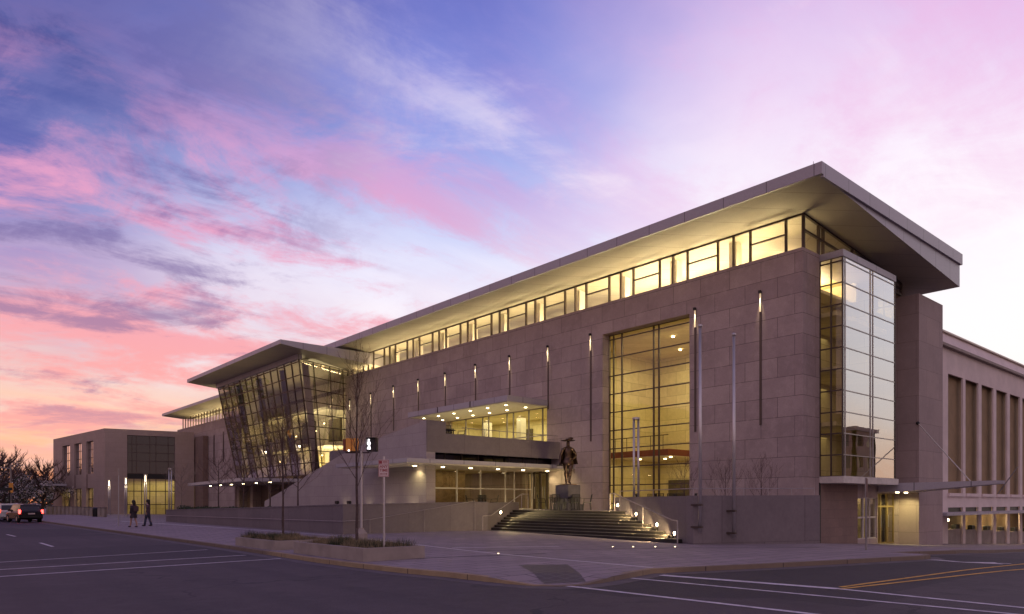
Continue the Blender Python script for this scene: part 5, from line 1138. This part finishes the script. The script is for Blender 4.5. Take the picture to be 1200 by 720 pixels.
# traffic lights far left
x_, y_ = at(12.5, 88); t = thing('traffic_light', 'yellow traffic signal hanging beyond the parked cars', 'traffic signal', (x_, y_, 0)); MB().tube((x_, y_, -.1), (x_, y_, 6.2), .09).build('pole', 'framel', t); MB().box(x_ - .22, x_ + .22, y_ - .5, y_ - .2, 2.9, 4.1).build('signal_head', 'amber', t, bevel=.03)
MB().tube((x_, y_, 5.9), (x_ - 6, y_ + 1, 6.3), .06).build('arm', 'framel', t)
x_, y_ = at(-2, 70); t = thing('bus_shelter', 'dark flat roofed bus shelter at the left edge', 'shelter', (x_, y_, 0)); mb = MB(); mb.prism([(x_ - 2.2, y_ - 1.5), (x_ + 1.0, y_ - 1.5), (x_ + 1.0, y_ + 3), (x_ - 2.2, y_ + 3)], 2.9, 3.15); mb.build('roof', 'black', t)
for dx_, dy_ in ((-2, -1.3), (.8, -1.3), (.8, 2.8), (-2, 2.8)): MB().tube((x_ + dx_, y_ + dy_, -.1), (x_ + dx_, y_ + dy_, 2.9), .05).build('post', 'black', t)

# ================================================================== FAR LEFT TREES
def blossom_tree(x, y, H_, label, seed, W_, dark, frac):
    rr = random.Random(seed); t = bare_tree('blossom_tree', x, y, 0, H_, label, seed, clear=.18, spread=.52, r=.22, up=.42, group='trees at the end of the street', fat=2.0, dens=1.3)
    cr = MB(); cb = MB(); cl = [(rr.gauss(0, W_ * .33), rr.gauss(0, W_ * .33), H_ * rr.uniform(.3, .98), rr.uniform(.5, 1.1)) for _ in range(54)]
    for cx, cy, cz, rad in cl:
        if math.hypot(cx, cy) > W_ * .62 * math.sin(math.pi * min(.95, cz / H_ + .1)) + .4: continue
        for _ in range(150):
            v = Vector((rr.gauss(0, 1), rr.gauss(0, 1), rr.gauss(0, 1))).normalized() * rad * rr.uniform(.2, 1) ; p = Vector((x + cx, y + cy, cz)) + v
            a = Vector((rr.gauss(0, 1), rr.gauss(0, 1), rr.gauss(0, 1))).normalized() * .10; b_ = a.orthogonal().normalized() * rr.uniform(.03, .07)
            (cr if rr.random() < frac else cb).poly([p - a, p + b_, p + a, p - b_])
    cr.build('blossom', 'blossom', t)
    if cb.f: cb.build('leaves', 'green' if dark else 'twig', t)
blossom_tree(*at(4, 100), 8.4, 'tallest pale blossoming tree, at the left edge of the picture', 61, 10, True, .45)
blossom_tree(*at(27, 112), 6.6, 'dark leafy tree with blossom behind the parked cars', 62, 8, True, .35)
blossom_tree(*at(50, 104), 7.4, 'pale blossoming tree beside the museum corner', 63, 8.5, True, .55)
blossom_tree(*at(-16, 92), 7.6, 'dark leafy tree just off the left edge', 64, 9, True, .25)
blossom_tree(*at(60, 165), 7.0, 'blossoming tree far behind the museum corner', 65, 9, True, .3)
blossom_tree(*at(18, 150), 7.5, 'tree farthest down the street, between the two pale ones', 66, 10, True, .3)
# low hedge of terrace plants: ground cover
rr = random.Random(9); mb = MB()
for k in range(5200):
    y_ = rr.uniform(40, 60.3); x_ = LX + .5 + abs(rr.gauss(0, .8)); z_ = 1.0 + rr.uniform(0, .32) * (1 + .8 * mnoise.noise(Vector((x_, y_ * .6, 0)))); a = Vector((rr.gauss(0, 1), rr.gauss(0, 1), rr.gauss(0, 1))).normalized() * .07; b_ = a.orthogonal().normalized() * .04; p = Vector((x_, y_, z_)); mb.poly([p - a, p + b_, p + a, p - b_])
struct(mb.build('ground_cover', 'green'), 'dark ground cover planted behind the left terrace wall', 'stuff')
rr = random.Random(10)
# distant wooded skyline
mb = MB()
for k in range(16000):
    an = rr.uniform(-.95, 1.1); dd_ = rr.uniform(300, 420); x_ = math.sin(an + HEAD) * dd_; y_ = math.cos(an + HEAD) * dd_
    if x_ > 0 and x_ < 12: pass
    z_ = rr.uniform(-2, 9 + 4 * mnoise.noise(Vector((an * 14, 0, 0)))); a = Vector((rr.gauss(0, 1), rr.gauss(0, 1), rr.gauss(0, 1))).normalized() * 1.1; b_ = a.orthogonal().normalized() * .8; p = Vector((x_, y_, z_)); mb.poly([p - a, p + b_, p + a, p - b_])
struct(mb.build('distant_woodland', 'green'), 'dark line of distant trees', 'stuff')
